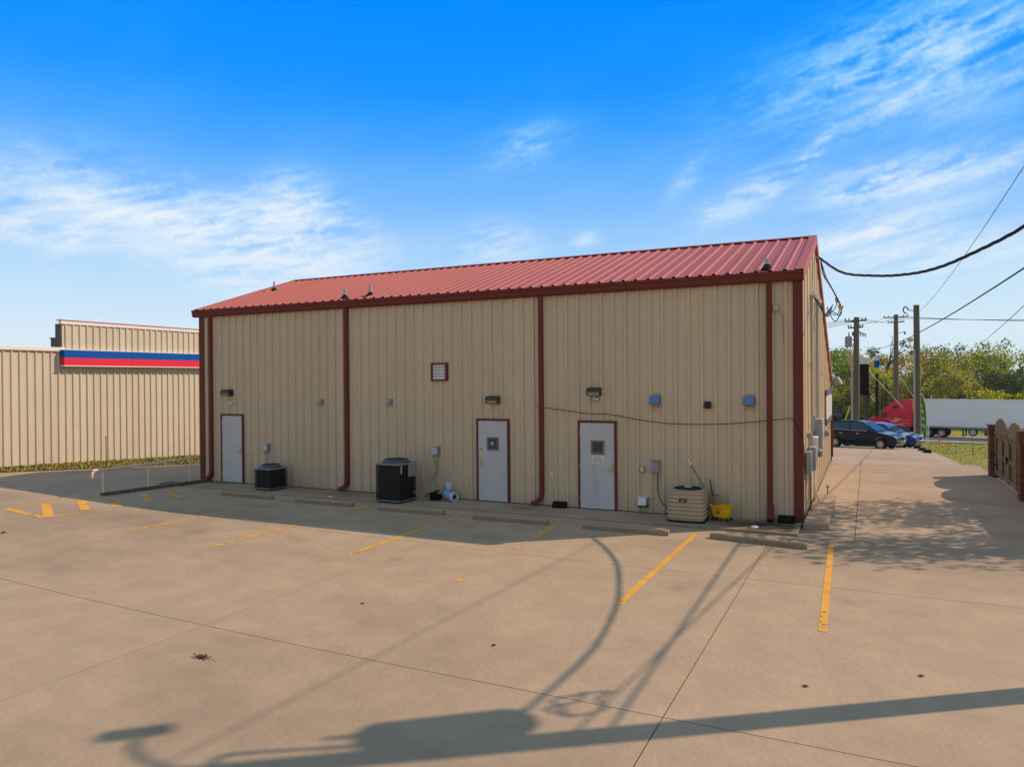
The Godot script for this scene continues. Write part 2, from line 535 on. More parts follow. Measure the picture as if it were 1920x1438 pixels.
func sky_image(w: int, h: int) -> Image:
	var wisp := FastNoiseLite.new()
	wisp.seed = 41
	wisp.frequency = 1.0
	wisp.fractal_octaves = 5
	wisp.fractal_gain = 0.58
	wisp.domain_warp_enabled = true
	wisp.domain_warp_amplitude = 0.35
	wisp.domain_warp_frequency = 1.1
	var veil := FastNoiseLite.new()
	veil.seed = 77
	veil.frequency = 1.0
	veil.fractal_octaves = 4
	# colour of the clear sky by height: (height in radians, r, g, b), display values
	var ramp := [[0.0, 0.85, 0.925, 0.965], [0.06, 0.845, 0.925, 0.975], [0.12, 0.755, 0.885, 0.985], [0.18, 0.61, 0.80, 0.995], [0.24, 0.47, 0.73, 1.0], [0.30, 0.30, 0.655, 1.0], [0.37, 0.11, 0.585, 1.0], [0.46, 0.02, 0.555, 1.0], [0.8, 0.03, 0.53, 0.985], [1.6, 0.05, 0.50, 0.95]]
	var out := PackedFloat32Array()
	out.resize(w * h * 3)
	for j in h:
		var el := PI * (0.5 - (j + 0.5) / h)
		var c := Color(0.85, 0.925, 0.965)
		if el > 0.0:
			for k in ramp.size() - 1:
				if el <= ramp[k + 1][0]:
					var t: float = (el - ramp[k][0]) / (ramp[k + 1][0] - ramp[k][0])
					c = Color(lerpf(ramp[k][1], ramp[k + 1][1], t), lerpf(ramp[k][2], ramp[k + 1][2], t), lerpf(ramp[k][3], ramp[k + 1][3], t))
					break
		elif el < 0.0:
			c = Color(0.50, 0.47, 0.42)
		for i in w:
			var at := (j * w + i) * 3
			var k := c
			if el > 0.0:
				var az := wrapf(TAU * (i + 0.5) / w, -PI, PI)
				var dens := 0.0
				var ca := cos(el)
				var p := Vector3(sin(az) * ca, sin(el), -cos(az) * ca)
				if absf(az + 0.44) < 1.0 and el < 0.62:
					for q in CLOUDS:
						var dx: float = (az - q[0]) * ca
						var dy: float = el - q[1]
						if absf(dx) > q[2] * 2.6 + 0.03 or absf(dy) > q[2] * 2.6 + 0.03:
							continue
						var cs := cos(q[4])
						var sn := sin(q[4])
						var ex: float = (dx * cs + dy * sn) / q[2]
						var ey: float = (dy * cs - dx * sn) / q[3]
						dens += q[5] * exp(-(ex * ex + ey * ey))
					if dens > 0.004:
						var s := az * 0.94 + el * 0.34
						var r := el * 0.94 - az * 0.20
						var f := wisp.get_noise_2d(s * 5.0, r * 24.0)
						var ridge := clampf(1.0 - 2.6 * absf(wisp.get_noise_2d(s * 8.0 + 9.0, r * 44.0)), 0.0, 1.0)
						var fine := clampf(1.0 - 2.8 * absf(wisp.get_noise_2d(s * 24.0 + 40.0, r * 120.0)), 0.0, 1.0)
						dens *= clampf(0.46 + 1.25 * f + 0.65 * ridge * ridge + 0.5 * fine * fine * (0.3 + ridge), 0.0, 2.0)
				# faint cirrus in view; grey veil added overhead and behind for neutral fill light
				var g := veil.get_noise_2d(p.x / (p.y + 0.35) * 2.2, p.z / (p.y + 0.35) * 3.6)
				var away := smoothstep(0.65, 1.25, absf(wrapf(az + 0.44, -PI, PI)))
				var overhead := smoothstep(0.50, 0.85, el)
				var veiled := maxf(away, overhead)
				dens += clampf(g + 0.10, 0.0, 1.0) * (0.05 + 0.5 * veiled) + 1.15 * veiled
				dens = 1.0 - exp(-1.25 * dens)
				k = c.lerp(Color(0.955, 0.972, 0.99).lerp(Color(0.725, 0.72, 0.712), veiled), clampf(dens, 0.0, 0.96))
			var l := k.srgb_to_linear()
			out[at] = l.r
			out[at + 1] = l.g
			out[at + 2] = l.b
	return Image.create_from_data(w, h, false, Image.FORMAT_RGBF, out.to_byte_array())

# ---------------------------------------------------------------- ribbed metal panels
func ribbed(o: Vector3, ax: Vector3, n: Vector3, up: Vector3, w: float, ribs: Array, top: Callable, tone := 1.0, rib_h := 0.046, minor := true) -> B:
	var prof := [Vector2(0, 0)]
	for i in ribs.size():
		var c: float = ribs[i]
		prof.append_array([Vector2(c - 0.052, 0), Vector2(c - 0.026, rib_h), Vector2(c + 0.026, rib_h), Vector2(c + 0.052, 0)])
		if minor:
			for mm in [0.1016, 0.2032]:
				var q: float = c + mm
				if q + 0.03 < w:
					prof.append_array([Vector2(q - 0.022, 0), Vector2(q - 0.010, 0.005), Vector2(q + 0.010, 0.005), Vector2(q + 0.022, 0)])
	prof.append(Vector2(w, 0))
	var b := B.new()
	for i in prof.size() - 1:
		var p: Vector2 = prof[i]
		var q: Vector2 = prof[i + 1]
		if q.x - p.x < 0.0005:
			continue
		var pb := o + ax * p.x + n * p.y
		var qb := o + ax * q.x + n * q.y
		var pt: Vector3 = pb + up * float(top.call(p.x))
		var qt: Vector3 = qb + up * float(top.call(q.x))
		var d := (q - p)
		var along := pb.distance_to(pt)
		var cuts := [0.0, 0.08, 0.2, 0.4, 0.8, 1.4, 2.2, 3.2, 4.2]
		if rib_h == 0.036: cuts = [0.0, 1.2, 2.4, 3.6]
		cuts = cuts.filter(func(v): return v < along - 0.1)
		cuts.append(along)
		for j in cuts.size() - 1:
			var f0: float = cuts[j] / along
			var f1: float = cuts[j + 1] / along
			var ca := weathered(pb.lerp(pt, f0), cuts[j], tone, up)
			var cb := weathered(pb.lerp(pt, f1), cuts[j + 1], tone, up)
			var nn := (n * d.x - ax * d.y).normalized()
			var quad := [pb.lerp(pt, f0), qb.lerp(qt, f0), qb.lerp(qt, f1), pb.lerp(pt, f1)]
			var qc := [ca, ca, cb, cb]
			var order := [0, 1, 2, 0, 2, 3]
			if (quad[1] - quad[0]).cross(quad[2] - quad[0]).dot(nn) > 0.0: order = [0, 2, 1, 0, 3, 2]
			for t in order:
				b.col = qc[t]
				b.v(quad[t], nn)
	return b

func weathered(p: Vector3, s: float, tone: float, up: Vector3) -> Color:
	# rain streaks down the sheets and splashed dirt along the foot of the walls
	var k := tone * (1.0 + 0.05 * noise.get_noise_2d((p.x - p.z) * 5.0, p.y * 0.35 + 60.0))
	if up.y < 0.9:
		return Color(k, k, k)
	var dirt := 0.16 * exp(-s / 0.22) * (0.8 + 0.8 * noise.get_noise_2d((p.x + p.z) * 3.0, 5.0))
	dirt += 0.04 * exp(-s / 1.2)
	return Color(k * (1.0 - dirt), k * (1.0 - dirt * 1.05), k * (1.0 - dirt * 1.05))

const LEN := 18.288
const DEEP := 13.72
const EAVE := 5.50
const RIDGE_Z := -4.6
const RIDGE_Y := 7.03
const BACK_Y := 3.10

func roof_line(z: float) -> float:
	if z > RIDGE_Z:
		return lerpf(EAVE, RIDGE_Y, clampf(-z / -RIDGE_Z, 0.0, 1.0))
	return lerpf(RIDGE_Y, BACK_Y, (z - RIDGE_Z) / (-DEEP - RIDGE_Z))

func build_door(b0: Node3D, x0: float, x1: float, y0: float, y1: float, kind: int) -> void:
	var d := node("door", b0, Vector3((x0 + x1) / 2, 0, 0.012))
	var w := x1 - x0
	var f := B.new()
	var fw := 0.05
	f.box(Vector3(-w / 2 + fw / 2, (y0 + y1) / 2, 0.032), Vector3(fw, y1 - y0, 0.064), Basis(), 0.004)
	f.box(Vector3(w / 2 - fw / 2, (y0 + y1) / 2, 0.032), Vector3(fw, y1 - y0, 0.064), Basis(), 0.004)
	f.box(Vector3(0, y1 - fw / 2, 0.032), Vector3(w - 2 * fw - 0.001, fw, 0.062), Basis(), 0.004)
	put("door_frame", f, M.trim, d)
	var l := B.new()
	var lw := w - 2 * fw - 0.012
	var ly1 := y1 - fw - 0.008
	var ly0 := y0 + 0.012
	# the leaf, with faint dirt towards the sill and scuffs
	var nx := 10
	var ny := 24
	for i in nx:
		for j in ny:
			var pts := []
			var xa := lerpf(-lw / 2, lw / 2, float(i) / nx)
			var xb := lerpf(-lw / 2, lw / 2, float(i + 1) / nx)
			var ya := lerpf(ly0, ly1, float(j) / ny)
			var yb := lerpf(ly0, ly1, float(j + 1) / ny)
			pts = [Vector3(xa, ya, 0.045), Vector3(xb, ya, 0.045), Vector3(xb, yb, 0.045), Vector3(xa, yb, 0.045)]
			var k := 0.97 + 0.06 * noise.get_noise_2d(xa * 9.0 + x0 * 5.0, ya * 3.0)
			if kind == 3:
				k -= 0.10 * exp(-pow((xa + 0.08) / 0.1, 2) - pow((ya - 0.55) / 0.4, 2))
			l.col = Color(k, k, k * 0.985)
			l.face(pts, Vector3(0, 0, 1))
	l.col = Color(0.9, 0.9, 0.9)
	l.box(Vector3(0, (ly0 + ly1) / 2, 0.028), Vector3(lw, ly1 - ly0, 0.032))
	put("door_leaf", l, M.door, d)
	var hs := -1.0 if kind == 2 else 1.0
	# hinges on the other side
	for hy in [0.3, 1.1, 1.9]:
		var hb := B.new()
		hb.tube([Vector3(-hs * (lw / 2 + 0.002), hy - 0.05, 0.054), Vector3(-hs * (lw / 2 + 0.002), hy + 0.05, 0.054)], 0.009, 8)
		put("hinge", hb, M.steel, d)
	var lk := B.new()
	lk.box(Vector3(hs * (lw / 2 - 0.065), 1.06, 0.055), Vector3(0.05, 0.20, 0.02), Basis(), 0.006)
	lk.tube([Vector3(hs * (lw / 2 - 0.065), 1.02, 0.06), Vector3(hs * (lw / 2 - 0.065), 1.02, 0.105)], 0.014, 10)
	lk.tube([Vector3(hs * (lw / 2 - 0.065), 1.02, 0.10), Vector3(hs * (lw / 2 - 0.18), 1.015, 0.10)], 0.010, 8)
	lk.tube([Vector3(hs * (lw / 2 - 0.065), 1.12, 0.06), Vector3(hs * (lw / 2 - 0.065), 1.12, 0.08)], 0.018, 10)
	put("handle", lk, M.brass, d)
	if kind == 1:
		var k1 := B.new()
		k1.tube([Vector3(lw / 2 - 0.06, 1.60, 0.045), Vector3(lw / 2 - 0.06, 1.60, 0.06)], 0.022, 10)
		put("deadbolt", k1, M.steel, d)
		return
	# vision panel
	var wx := 0.01 if kind == 2 else 0.02
	var fb := B.new()
	for s in [[-0.145, 0.0, 0.05, 0.34], [0.145, 0.0, 0.05, 0.34], [0.0, 0.145, 0.239, 0.05], [0.0, -0.145, 0.239, 0.05]]:
		fb.box(Vector3(wx + s[0], 1.545 + s[1], 0.055), Vector3(s[2], s[3], 0.022), Basis(), 0.005)
	var wn := put("window", fb, M.lite_frame, d)
	var gl := B.new()
	gl.box(Vector3(wx, 1.545, 0.050), Vector3(0.238, 0.238, 0.006))
	put("pane", gl, M.window_glass, wn)
	if kind == 2:
		var sk := B.new()
		sk.lathe([Vector2(0.0, 0.004), Vector2(0.055, 0.004), Vector2(0.055, 0.0)], Transform3D(Basis(Vector3(1, 0, 0), PI / 2), Vector3(wx - 0.02, 1.55, 0.0535)), 20)
		put("sticker", sk, M.sticker_blue, wn)
		var wk := B.new()
		for s in [[-0.018, 0.0, 0.008, 0.03], [0.0, -0.012, 0.03, 0.008], [0.018, 0.0, 0.008, 0.03], [0.0, 0.02, 0.02, 0.006]]:
			wk.box(Vector3(wx - 0.02 + s[0], 1.55 + s[1], 0.0583), Vector3(s[2], s[3], 0.001))
		put("sticker_mark", wk, M.white, wn)
		var ys := B.new()
		ys.box(Vector3(-lw / 2 + 0.10, 1.37, 0.0475), Vector3(0.075, 0.075, 0.003))
		put("label", ys, M.yellow_mark, d)
		var kb := B.new()
		var kc := B.new()
		kc.box(Vector3(-lw / 2 + 0.045, 1.385, 0.0475), Vector3(0.025, 0.05, 0.004))
		put("peephole_plate", kc, M.dark_grey, d)
		kb.box(Vector3(-lw / 2 + 0.10, 1.38, 0.0502), Vector3(0.035, 0.03, 0.001))
		put("label_mark", kb, M.dark_grey, d)
	else:
		var sg := B.new()
		sg.box(Vector3(0.015, 1.25, 0.0475), Vector3(0.31, 0.18, 0.004))
		var so := put("notice", sg, M.cap_white, d)
		for row in [[0.05, 0.15, 5], [0.0, 0.25, 8], [-0.05, 0.25, 7]]:
			var tx := B.new()
			var xx: float = -row[1] / 2
			var ws: float = row[1] / row[2]
			for q in int(row[2]):
				tx.box(Vector3(0.015 + xx + ws * 0.45, 1.25 + row[0], 0.0503), Vector3(ws * (0.62 + 0.25 * sin(q * 2.3 + row[0] * 40.0)), 0.022, 0.001))
				xx += ws
			put("print_line", tx, M.dark_grey, so)
		var s2 := B.new()
		s2.box(Vector3(lw / 2 - 0.06, 1.375, 0.0475), Vector3(0.11, 0.06, 0.003))
		var p2 := put("plate", s2, M.cap_white, d)
		var t2 := B.new()
		t2.box(Vector3(lw / 2 - 0.06, 1.375, 0.0497), Vector3(0.08, 0.012, 0.001))
		put("print_line", t2, M.dark_grey, p2)
		var sw := B.new()
		sw.box(Vector3(0, y0 + 0.03, 0.053), Vector3(lw, 0.045, 0.014), Basis(), 0.003)
		put("door_sweep", sw, M.light_grey, d)

func build_main() -> void:
	var o := thing("metal_building", "tan ribbed metal building with red metal roof and three white rear doors", "building")
	# rear wall: twenty three-foot sheets
	for k in 20:
		var x0: float = 0.0 if k == 0 else k * 0.9144 + 0.1524
		var x1: float = 1.0668 if k == 0 else (k + 1) * 0.9144 + 0.1524
		var ribs := []
		if k == 0:
			ribs = [0.3048, 0.6096, 0.9144]
		else:
			ribs = [0.1524, 0.4572, 0.762]
		if k == 19:
			x1 = LEN
			ribs = [0.1524, 0.4572]
		var b := ribbed(Vector3(x0, 0.035, 0), Vector3.RIGHT, Vector3(0, 0, 1), Vector3.UP, x1 - x0, ribs, func(_s): return EAVE - 0.06, 0.97 + 0.06 * noise.get_noise_1d(k * 37.0))
		b.col = Color(0.5, 0.47, 0.45)
		for yy in [1.22, 2.44, 3.66, 4.88]:
			for rx in ribs:
				b.box(Vector3(x0 + rx - 0.075, yy, 0.004), Vector3(0.015, 0.015, 0.008))
		put("wall_panel", b, M.siding, o)
	# gable wall on the right
	for k in 15:
		var z0 := -k * 0.9144
		var b := ribbed(Vector3(LEN, 0.035, z0), Vector3(0, 0, -1), Vector3.RIGHT, Vector3.UP, 0.9144, [0.1524, 0.4572, 0.762], func(s): return roof_line(z0 - s) - 0.06, 0.97 + 0.06 * noise.get_noise_1d(k * 51.0 + 7.0) - 0.05 * (k % 2), 0.008)
		b.col = Color(0.9, 0.9, 0.9)
		b.box(Vector3(LEN + 0.012, (roof_line(z0 - 0.1) - 0.06) / 2, z0 - 0.03), Vector3(0.022, roof_line(z0 - 0.1) - 0.12, 0.04))
		put("wall_panel", b, M.siding, o)
	# the two walls and the slab out of view close the building
	var sh := B.new()
	var gable := PackedVector2Array([Vector2(0, 0.02), Vector2(DEEP, 0.02), Vector2(DEEP, BACK_Y - 0.08), Vector2(-RIDGE_Z, RIDGE_Y - 0.08), Vector2(0, EAVE - 0.08)])
	sh.prism(gable, 0.06, Transform3D(Basis(Vector3(0, 0, -1), Vector3.UP, Vector3.RIGHT), Vector3(0.03, 0, 0)))
	sh.prism(gable, 0.06, Transform3D(Basis(Vector3(0, 0, -1), Vector3.UP, Vector3.RIGHT), Vector3(LEN - 0.04, 0, 0)))
	sh.box(Vector3(LEN / 2, BACK_Y / 2, -DEEP + 0.04), Vector3(LEN - 0.15, BACK_Y - 0.1, 0.08))
	sh.box(Vector3(LEN / 2, (EAVE - 0.1) / 2, -0.05), Vector3(LEN - 0.15, EAVE - 0.1, 0.08))
	put("wall_lining", sh, M.siding, o)
	var ft := B.new()
	ft.box(Vector3(LEN / 2, 0.012, -DEEP / 2), Vector3(LEN - 0.01, 0.09, DEEP - 0.01))
	put("foundation", ft, M.kerb_dark, o)
	# roof: twenty sheets over the rear slope, a plain sheet with ribs over the front slope
	var ea := Vector3(0, 5.555, 0.13)
	var ri := Vector3(0, RIDGE_Y + 0.035, RIDGE_Z)
	var up := (ri - ea).normalized()
	var nr := Vector3(1, 0, 0).cross(up)
	if nr.y < 0: nr = -nr
	for k in 20:
		var x0: float = -0.16 if k == 0 else k * 0.9144 + 0.1524
		var x1: float = 1.0668 if k == 0 else (k + 1) * 0.9144 + 0.1524
		var ribs := [0.1524, 0.4572, 0.762]
		if k == 0:
			ribs = [0.16, 0.4648, 0.7696, 1.0744]
		if k == 19:
			x1 = LEN + 0.05
			ribs = [0.1524, 0.4572]
		var b := ribbed(Vector3(x0, ea.y, ea.z), Vector3.RIGHT, nr, up, x1 - x0, ribs, func(_s): return ea.distance_to(ri), 0.96 + 0.09 * noise.get_noise_1d(k * 29.0 + 500.0), 0.036)
		put("roof_panel", b, M.roof, o)
	var bk := B.new()
	bk.col = Color(0.97, 0.97, 0.97)
	bk.face([Vector3(-0.16, RIDGE_Y + 0.035, RIDGE_Z), Vector3(LEN + 0.05, RIDGE_Y + 0.035, RIDGE_Z), Vector3(LEN + 0.05, BACK_Y - 0.02, -DEEP - 0.15), Vector3(-0.16, BACK_Y - 0.02, -DEEP - 0.15)], Vector3(0, 1, -0.4))
	bk.face([Vector3(-0.14, RIDGE_Y - 0.04, RIDGE_Z), Vector3(LEN, RIDGE_Y - 0.04, RIDGE_Z), Vector3(LEN, EAVE - 0.05, 0.05), Vector3(-0.14, EAVE - 0.05, 0.05)], Vector3(0, -1, 0))
	put("roof_sheet", bk, M.roof, o)
	var rc := B.new()
	var capx := -0.17
	while capx < LEN:
		var xe: float = min(capx + 3.05, LEN + 0.06)
		for s in [[0.20, 0.063], [-0.20, -0.06]]:
			pass
		rc.face([Vector3(capx, RIDGE_Y + 0.085, RIDGE_Z), Vector3(xe, RIDGE_Y + 0.085, RIDGE_Z), Vector3(xe, RIDGE_Y + 0.022, RIDGE_Z + 0.2), Vector3(capx, RIDGE_Y + 0.022, RIDGE_Z + 0.2)], Vector3(0, 1, 0.3))
		rc.face([Vector3(capx, RIDGE_Y + 0.085, RIDGE_Z), Vector3(xe, RIDGE_Y + 0.085, RIDGE_Z), Vector3(xe, RIDGE_Y, RIDGE_Z - 0.2), Vector3(capx, RIDGE_Y, RIDGE_Z - 0.2)], Vector3(0, 1, -0.4))
		capx = xe + 0.004
		if xe > LEN + 0.05: break
	put("ridge_cap", rc, M.roof, o)
	# gutter, profile in (z, y)
	var gp := PackedVector2Array([Vector2(0.005, 5.325), Vector2(0.11, 5.325), Vector2(0.145, 5.37), Vector2(0.150, 5.45), Vector2(0.175, 5.50), Vector2(0.178, 5.548), Vector2(0.005, 5.548)])
	var g := B.new()
	g.prism(gp, LEN + 0.29, Transform3D(Basis(Vector3(0, 0, 1), Vector3.UP, Vector3(-1, 0, 0)), Vector3(LEN / 2 - 0.085, 0, 0)))
	put("gutter", g, M.trim, o)
	# rake trim along both gables, following the slopes
	for xg in [LEN + 0.02, -0.11]:
		var out: float = 1.0 if xg > 1.0 else -1.0
		var rk := B.new()
		for seg in [[Vector3(xg, EAVE + 0.02, 0.14), Vector3(xg, RIDGE_Y + 0.03, RIDGE_Z)], [Vector3(xg, RIDGE_Y + 0.03, RIDGE_Z), Vector3(xg, BACK_Y + 0.0, -DEEP - 0.14)]]:
			var a: Vector3 = seg[0]
			var c: Vector3 = seg[1]
			var dn := Vector3(0, -0.2, 0)
			var ou := Vector3(out * 0.055, 0, 0)
			rk.face([a + ou, c + ou, c + ou + dn, a + ou + dn], Vector3(out, 0, 0))
			rk.face([a + dn, c + dn, c + ou + dn, a + ou + dn], Vector3(0, -1, 0))
			var hi := Vector3(0, 0.055, 0)
			var inn := Vector3(-out * 0.13, 0, 0)
			rk.face([a + ou + hi, c + ou + hi, c + inn + hi, a + inn + hi], Vector3(0, 1, 0))
			rk.face([a + ou + hi, c + ou + hi, c + ou, a + ou], Vector3(out, 0, 0))
			rk.face([a + inn + hi, c + inn + hi, c + inn, a + inn], Vector3(-out, 0, 0))
		put("rake_trim", rk, M.roof, o)
	# corner trims: L-shaped
	for q in [[0.0, 0.0, -1.0, EAVE - 0.17], [LEN, 0.0, 1.0, EAVE - 0.17], [LEN, -DEEP, 1.0, BACK_Y - 0.1]]:
		var c := B.new()
		var zz: float = 0.036 if q[1] == 0.0 else -DEEP - 0.02
		c.box(Vector3(q[0] - q[2] * 0.06, q[3] / 2 + 0.01, zz), Vector3(0.20, q[3], 0.012))
		c.box(Vector3(q[0] + q[2] * 0.036, q[3] / 2 + 0.01, zz - 0.06 if q[1] == 0.0 else zz + 0.06), Vector3(0.012, q[3], 0.13))
		put("corner_trim", c, M.trim, o)
	# downspouts: three with an elbow to the left, the last one kicks straight out
	var at := [0.52, 5.975, 12.135, 17.64]
	for k in 4:
		var s := B.new()
		var x: float = at[k]
		s.box(Vector3(x, 2.84, 0.088), Vector3(0.118, 4.98, 0.088), Basis(), 0.012)
		var dn := put("downspout", s, M.trim, o)
		for hy in [1.6, 3.6]:
			var st := B.new()
			st.box(Vector3(x, hy, 0.088), Vector3(0.127, 0.03, 0.094))
			put("strap", st, M.trim, dn)
		var e := B.new()
		if k < 3:
			var pts := [Vector3(x, 0.36, 0.09), Vector3(x - 0.01, 0.26, 0.095), Vector3(x - 0.05, 0.18, 0.11), Vector3(x - 0.12, 0.12, 0.13), Vector3(x - 0.24, 0.085, 0.15)]
			for i in pts.size() - 1:
				e.bar(pts[i], pts[i + 1] + (pts[i + 1] - pts[i]) * 0.15, 0.098, 0.122, Vector3(0, 0, 1))
		else:
			e.box(Vector3(x + 0.01, 0.27, 0.10), Vector3(0.14, 0.30, 0.11), Basis(Vector3(1, 0, 0), -0.12), 0.01)
			e.box(Vector3(x + 0.01, 0.11, 0.16), Vector3(0.135, 0.12, 0.2), Basis(Vector3(1, 0, 0), 0.35), 0.01)
		put("elbow", e, M.trim, dn)
		var mo := B.new()
		if k < 3:
			mo.box(Vector3(x - 0.262, 0.083, 0.152), Vector3(0.004, 0.075, 0.10), Basis(Vector3(0, 1, 0), 0.15))
		else:
			mo.box(Vector3(x + 0.01, 0.085, 0.257), Vector3(0.11, 0.085, 0.004), Basis(Vector3(1, 0, 0), 0.35))
		put("outlet", mo, M.black, dn)
	build_door(o, 0.917, 1.881, 0.03, 2.20, 1)
	build_door(o, 10.241, 11.2, 0.03, 2.20, 2)
	build_door(o, 13.108, 14.099, 0.03, 2.20, 3)
	# louvred vent
	var lv := B.new()
	for s in [[-0.225, 0.0, 0.06, 0.49], [0.225, 0.0, 0.06, 0.49], [0.0, 0.225, 0.389, 0.04], [0.0, -0.225, 0.389, 0.04]]:
		lv.box(Vector3(9.098 + s[0], 3.448 + s[1], 0.04), Vector3(s[2], s[3], 0.08), Basis(), 0.004)
	var lo := put("louvre_vent", lv, M.trim, o)
	var lb := B.new()
	lb.box(Vector3(9.098, 3.448, 0.036), Vector3(0.389, 0.41, 0.004))
	put("backing", lb, M.dark_grey, lo)
	for k in 5:
		var sl := B.new()
		sl.box(Vector3(9.098, 3.284 + k * 0.082, 0.054), Vector3(0.386, 0.072, 0.008), Basis(Vector3(1, 0, 0), -0.28))
		put("slat", sl, M.white, lo)
	# board fixed on the far end of the side wall: white with dark bands
	var sb := B.new()
	sb.box(Vector3(LEN + 0.055, 2.2, -11.3), Vector3(0.03, 0.78, 3.9))
	var so := put("side_board", sb, M.white, o)
	for yy in [2.69, 1.71]:
		var bb := B.new()
		bb.box(Vector3(LEN + 0.058, yy, -11.3), Vector3(0.036, 0.2, 3.9))
		put("dark_band", bb, M.unit_dark, so)
	for zz in [-10.2, -10.9, -11.5, -12.1]:
		var mk := B.new()
		mk.box(Vector3(LEN + 0.0715, 2.2, zz), Vector3(0.003, 0.5, 0.12))
		put("worn_mark", mk, M.light_grey, so)
	var dt := B.new()
	dt.box(Vector3(LEN + 0.075, 0.95, -13.2), Vector3(0.07, 1.5, 0.1))
	put("side_downspout", dt, M.trim, o)

func build_next_door() -> void:
	# the neighbour: wall plane x = -10, facing +x
	var o := thing("neighbouring_building", "long beige ribbed metal building with blue and red stripe left of the red-roofed one", "building")
	var X := -10.0
	var z := 6.4008
	var k := 0
	while z > -22.0:
		var tall := z < -1.80
		var h := 5.66 if tall else 4.5
		var y0 := gy(X, z) - 0.02 * 0 - 0.03
		var b := ribbed(Vector3(X, -0.6, z), Vector3(0, 0, -1), Vector3.RIGHT, Vector3.UP, 0.9144, [0.1524, 0.4572, 0.762], func(_s): return h + 0.6, 0.97 + 0.06 * noise.get_noise_1d(k * 41.0), 0.046)
		put("wall_panel", b, M.siding_next, o)
		z -= 0.9144
		k += 1
	var sh := B.new()
	sh.box(Vector3(X - 8.05, 1.9, -8.0), Vector3(16.0, 4.9, 28.7))
	sh.box(Vector3(X - 0.19, 5.0, -12.06), Vector3(0.3, 1.3, 20.4))
	put("wall_lining", sh, M.siding_next, o)
	var pe := B.new()
	pe.box(Vector3(X - 0.17, 5.12, -1.80), Vector3(0.36, 1.04, 0.05))
	put("parapet_end", pe, M.dark_grey, o)
	var ev := B.new()
	ev.box(Vector3(X - 0.02, 4.585, 2.26), Vector3(0.24, 0.17, 8.3), Basis(), 0.015)
	put("eave_gutter", ev, M.cap_white, o)
	var cp := B.new()
	cp.box(Vector3(X - 0.02, 5.70, -12.2), Vector3(0.16, 0.15, 20.9), Basis(), 0.01)
	put("parapet_trim", cp, M.cap_white, o)
	var cr := B.new()
	cr.box(Vector3(X - 0.05, 5.79, -12.2), Vector3(0.26, 0.03, 21.0))
	put("coping", cr, M.coping_pink, o)
	# projecting striped fascia, sheets butted end to end
	var zz := -1.72
	var i := 0
	while zz > -21.0:
		var ln := 3.04
		var fb := B.new()
		fb.prism(PackedVector2Array([Vector2(0.04, 0.315), Vector2(0.30, 0.315), Vector2(0.285, 0.61), Vector2(0.25, 0.63), Vector2(0.04, 0.63)]), ln - 0.012, Transform3D(Basis(Vector3.RIGHT, Vector3.UP, Vector3(0, 0, 1)), Vector3(X, 3.94, zz - ln / 2)))
		put("blue_stripe", fb, M.stripe_blue, o)
		var fr := B.new()
		fr.prism(PackedVector2Array([Vector2(0.04, 0.0), Vector2(0.30, 0.0), Vector2(0.30, 0.313), Vector2(0.04, 0.313)]), ln - 0.012, Transform3D(Basis(Vector3.RIGHT, Vector3.UP, Vector3(0, 0, 1)), Vector3(X, 3.94, zz - ln / 2)))
		put("red_stripe", fr, M.stripe_red, o)
		zz -= ln
		i += 1
	var ft := B.new()
	ft.box(Vector3(X + 0.17, 3.92, -11.3), Vector3(0.30, 0.036, 19.2))
	ft.box(Vector3(X + 0.10, 4.585, -11.3), Vector3(0.16, 0.03, 19.2))
	put("fascia_trim", ft, M.cap_white, o)
	var u := thing("rooftop_unit", "dark grey louvred unit on the roof of the beige neighbouring building", "rooftop unit", Vector3(X - 2.15, 4.36, -3.5))
	var ub := B.new()
	ub.box(Vector3(0, 0.42, 0), Vector3(1.1, 0.78, 0.9), Basis(), 0.02)
	put("casing", ub, M.unit_dark, u)
	for q in 5:
		var lb := B.new()
		lb.box(Vector3(0.0, 0.15 + q * 0.13, 0.455), Vector3(0.95, 0.05, 0.02), Basis(Vector3(1, 0, 0), -0.4))
		put("louvre", lb, M.dark_grey, u)
	var ut := B.new()
	ut.box(Vector3(0, 0.83, 0), Vector3(1.16, 0.05, 0.96), Basis(), 0.01)
	put("lid", ut, M.unit_dark, u)

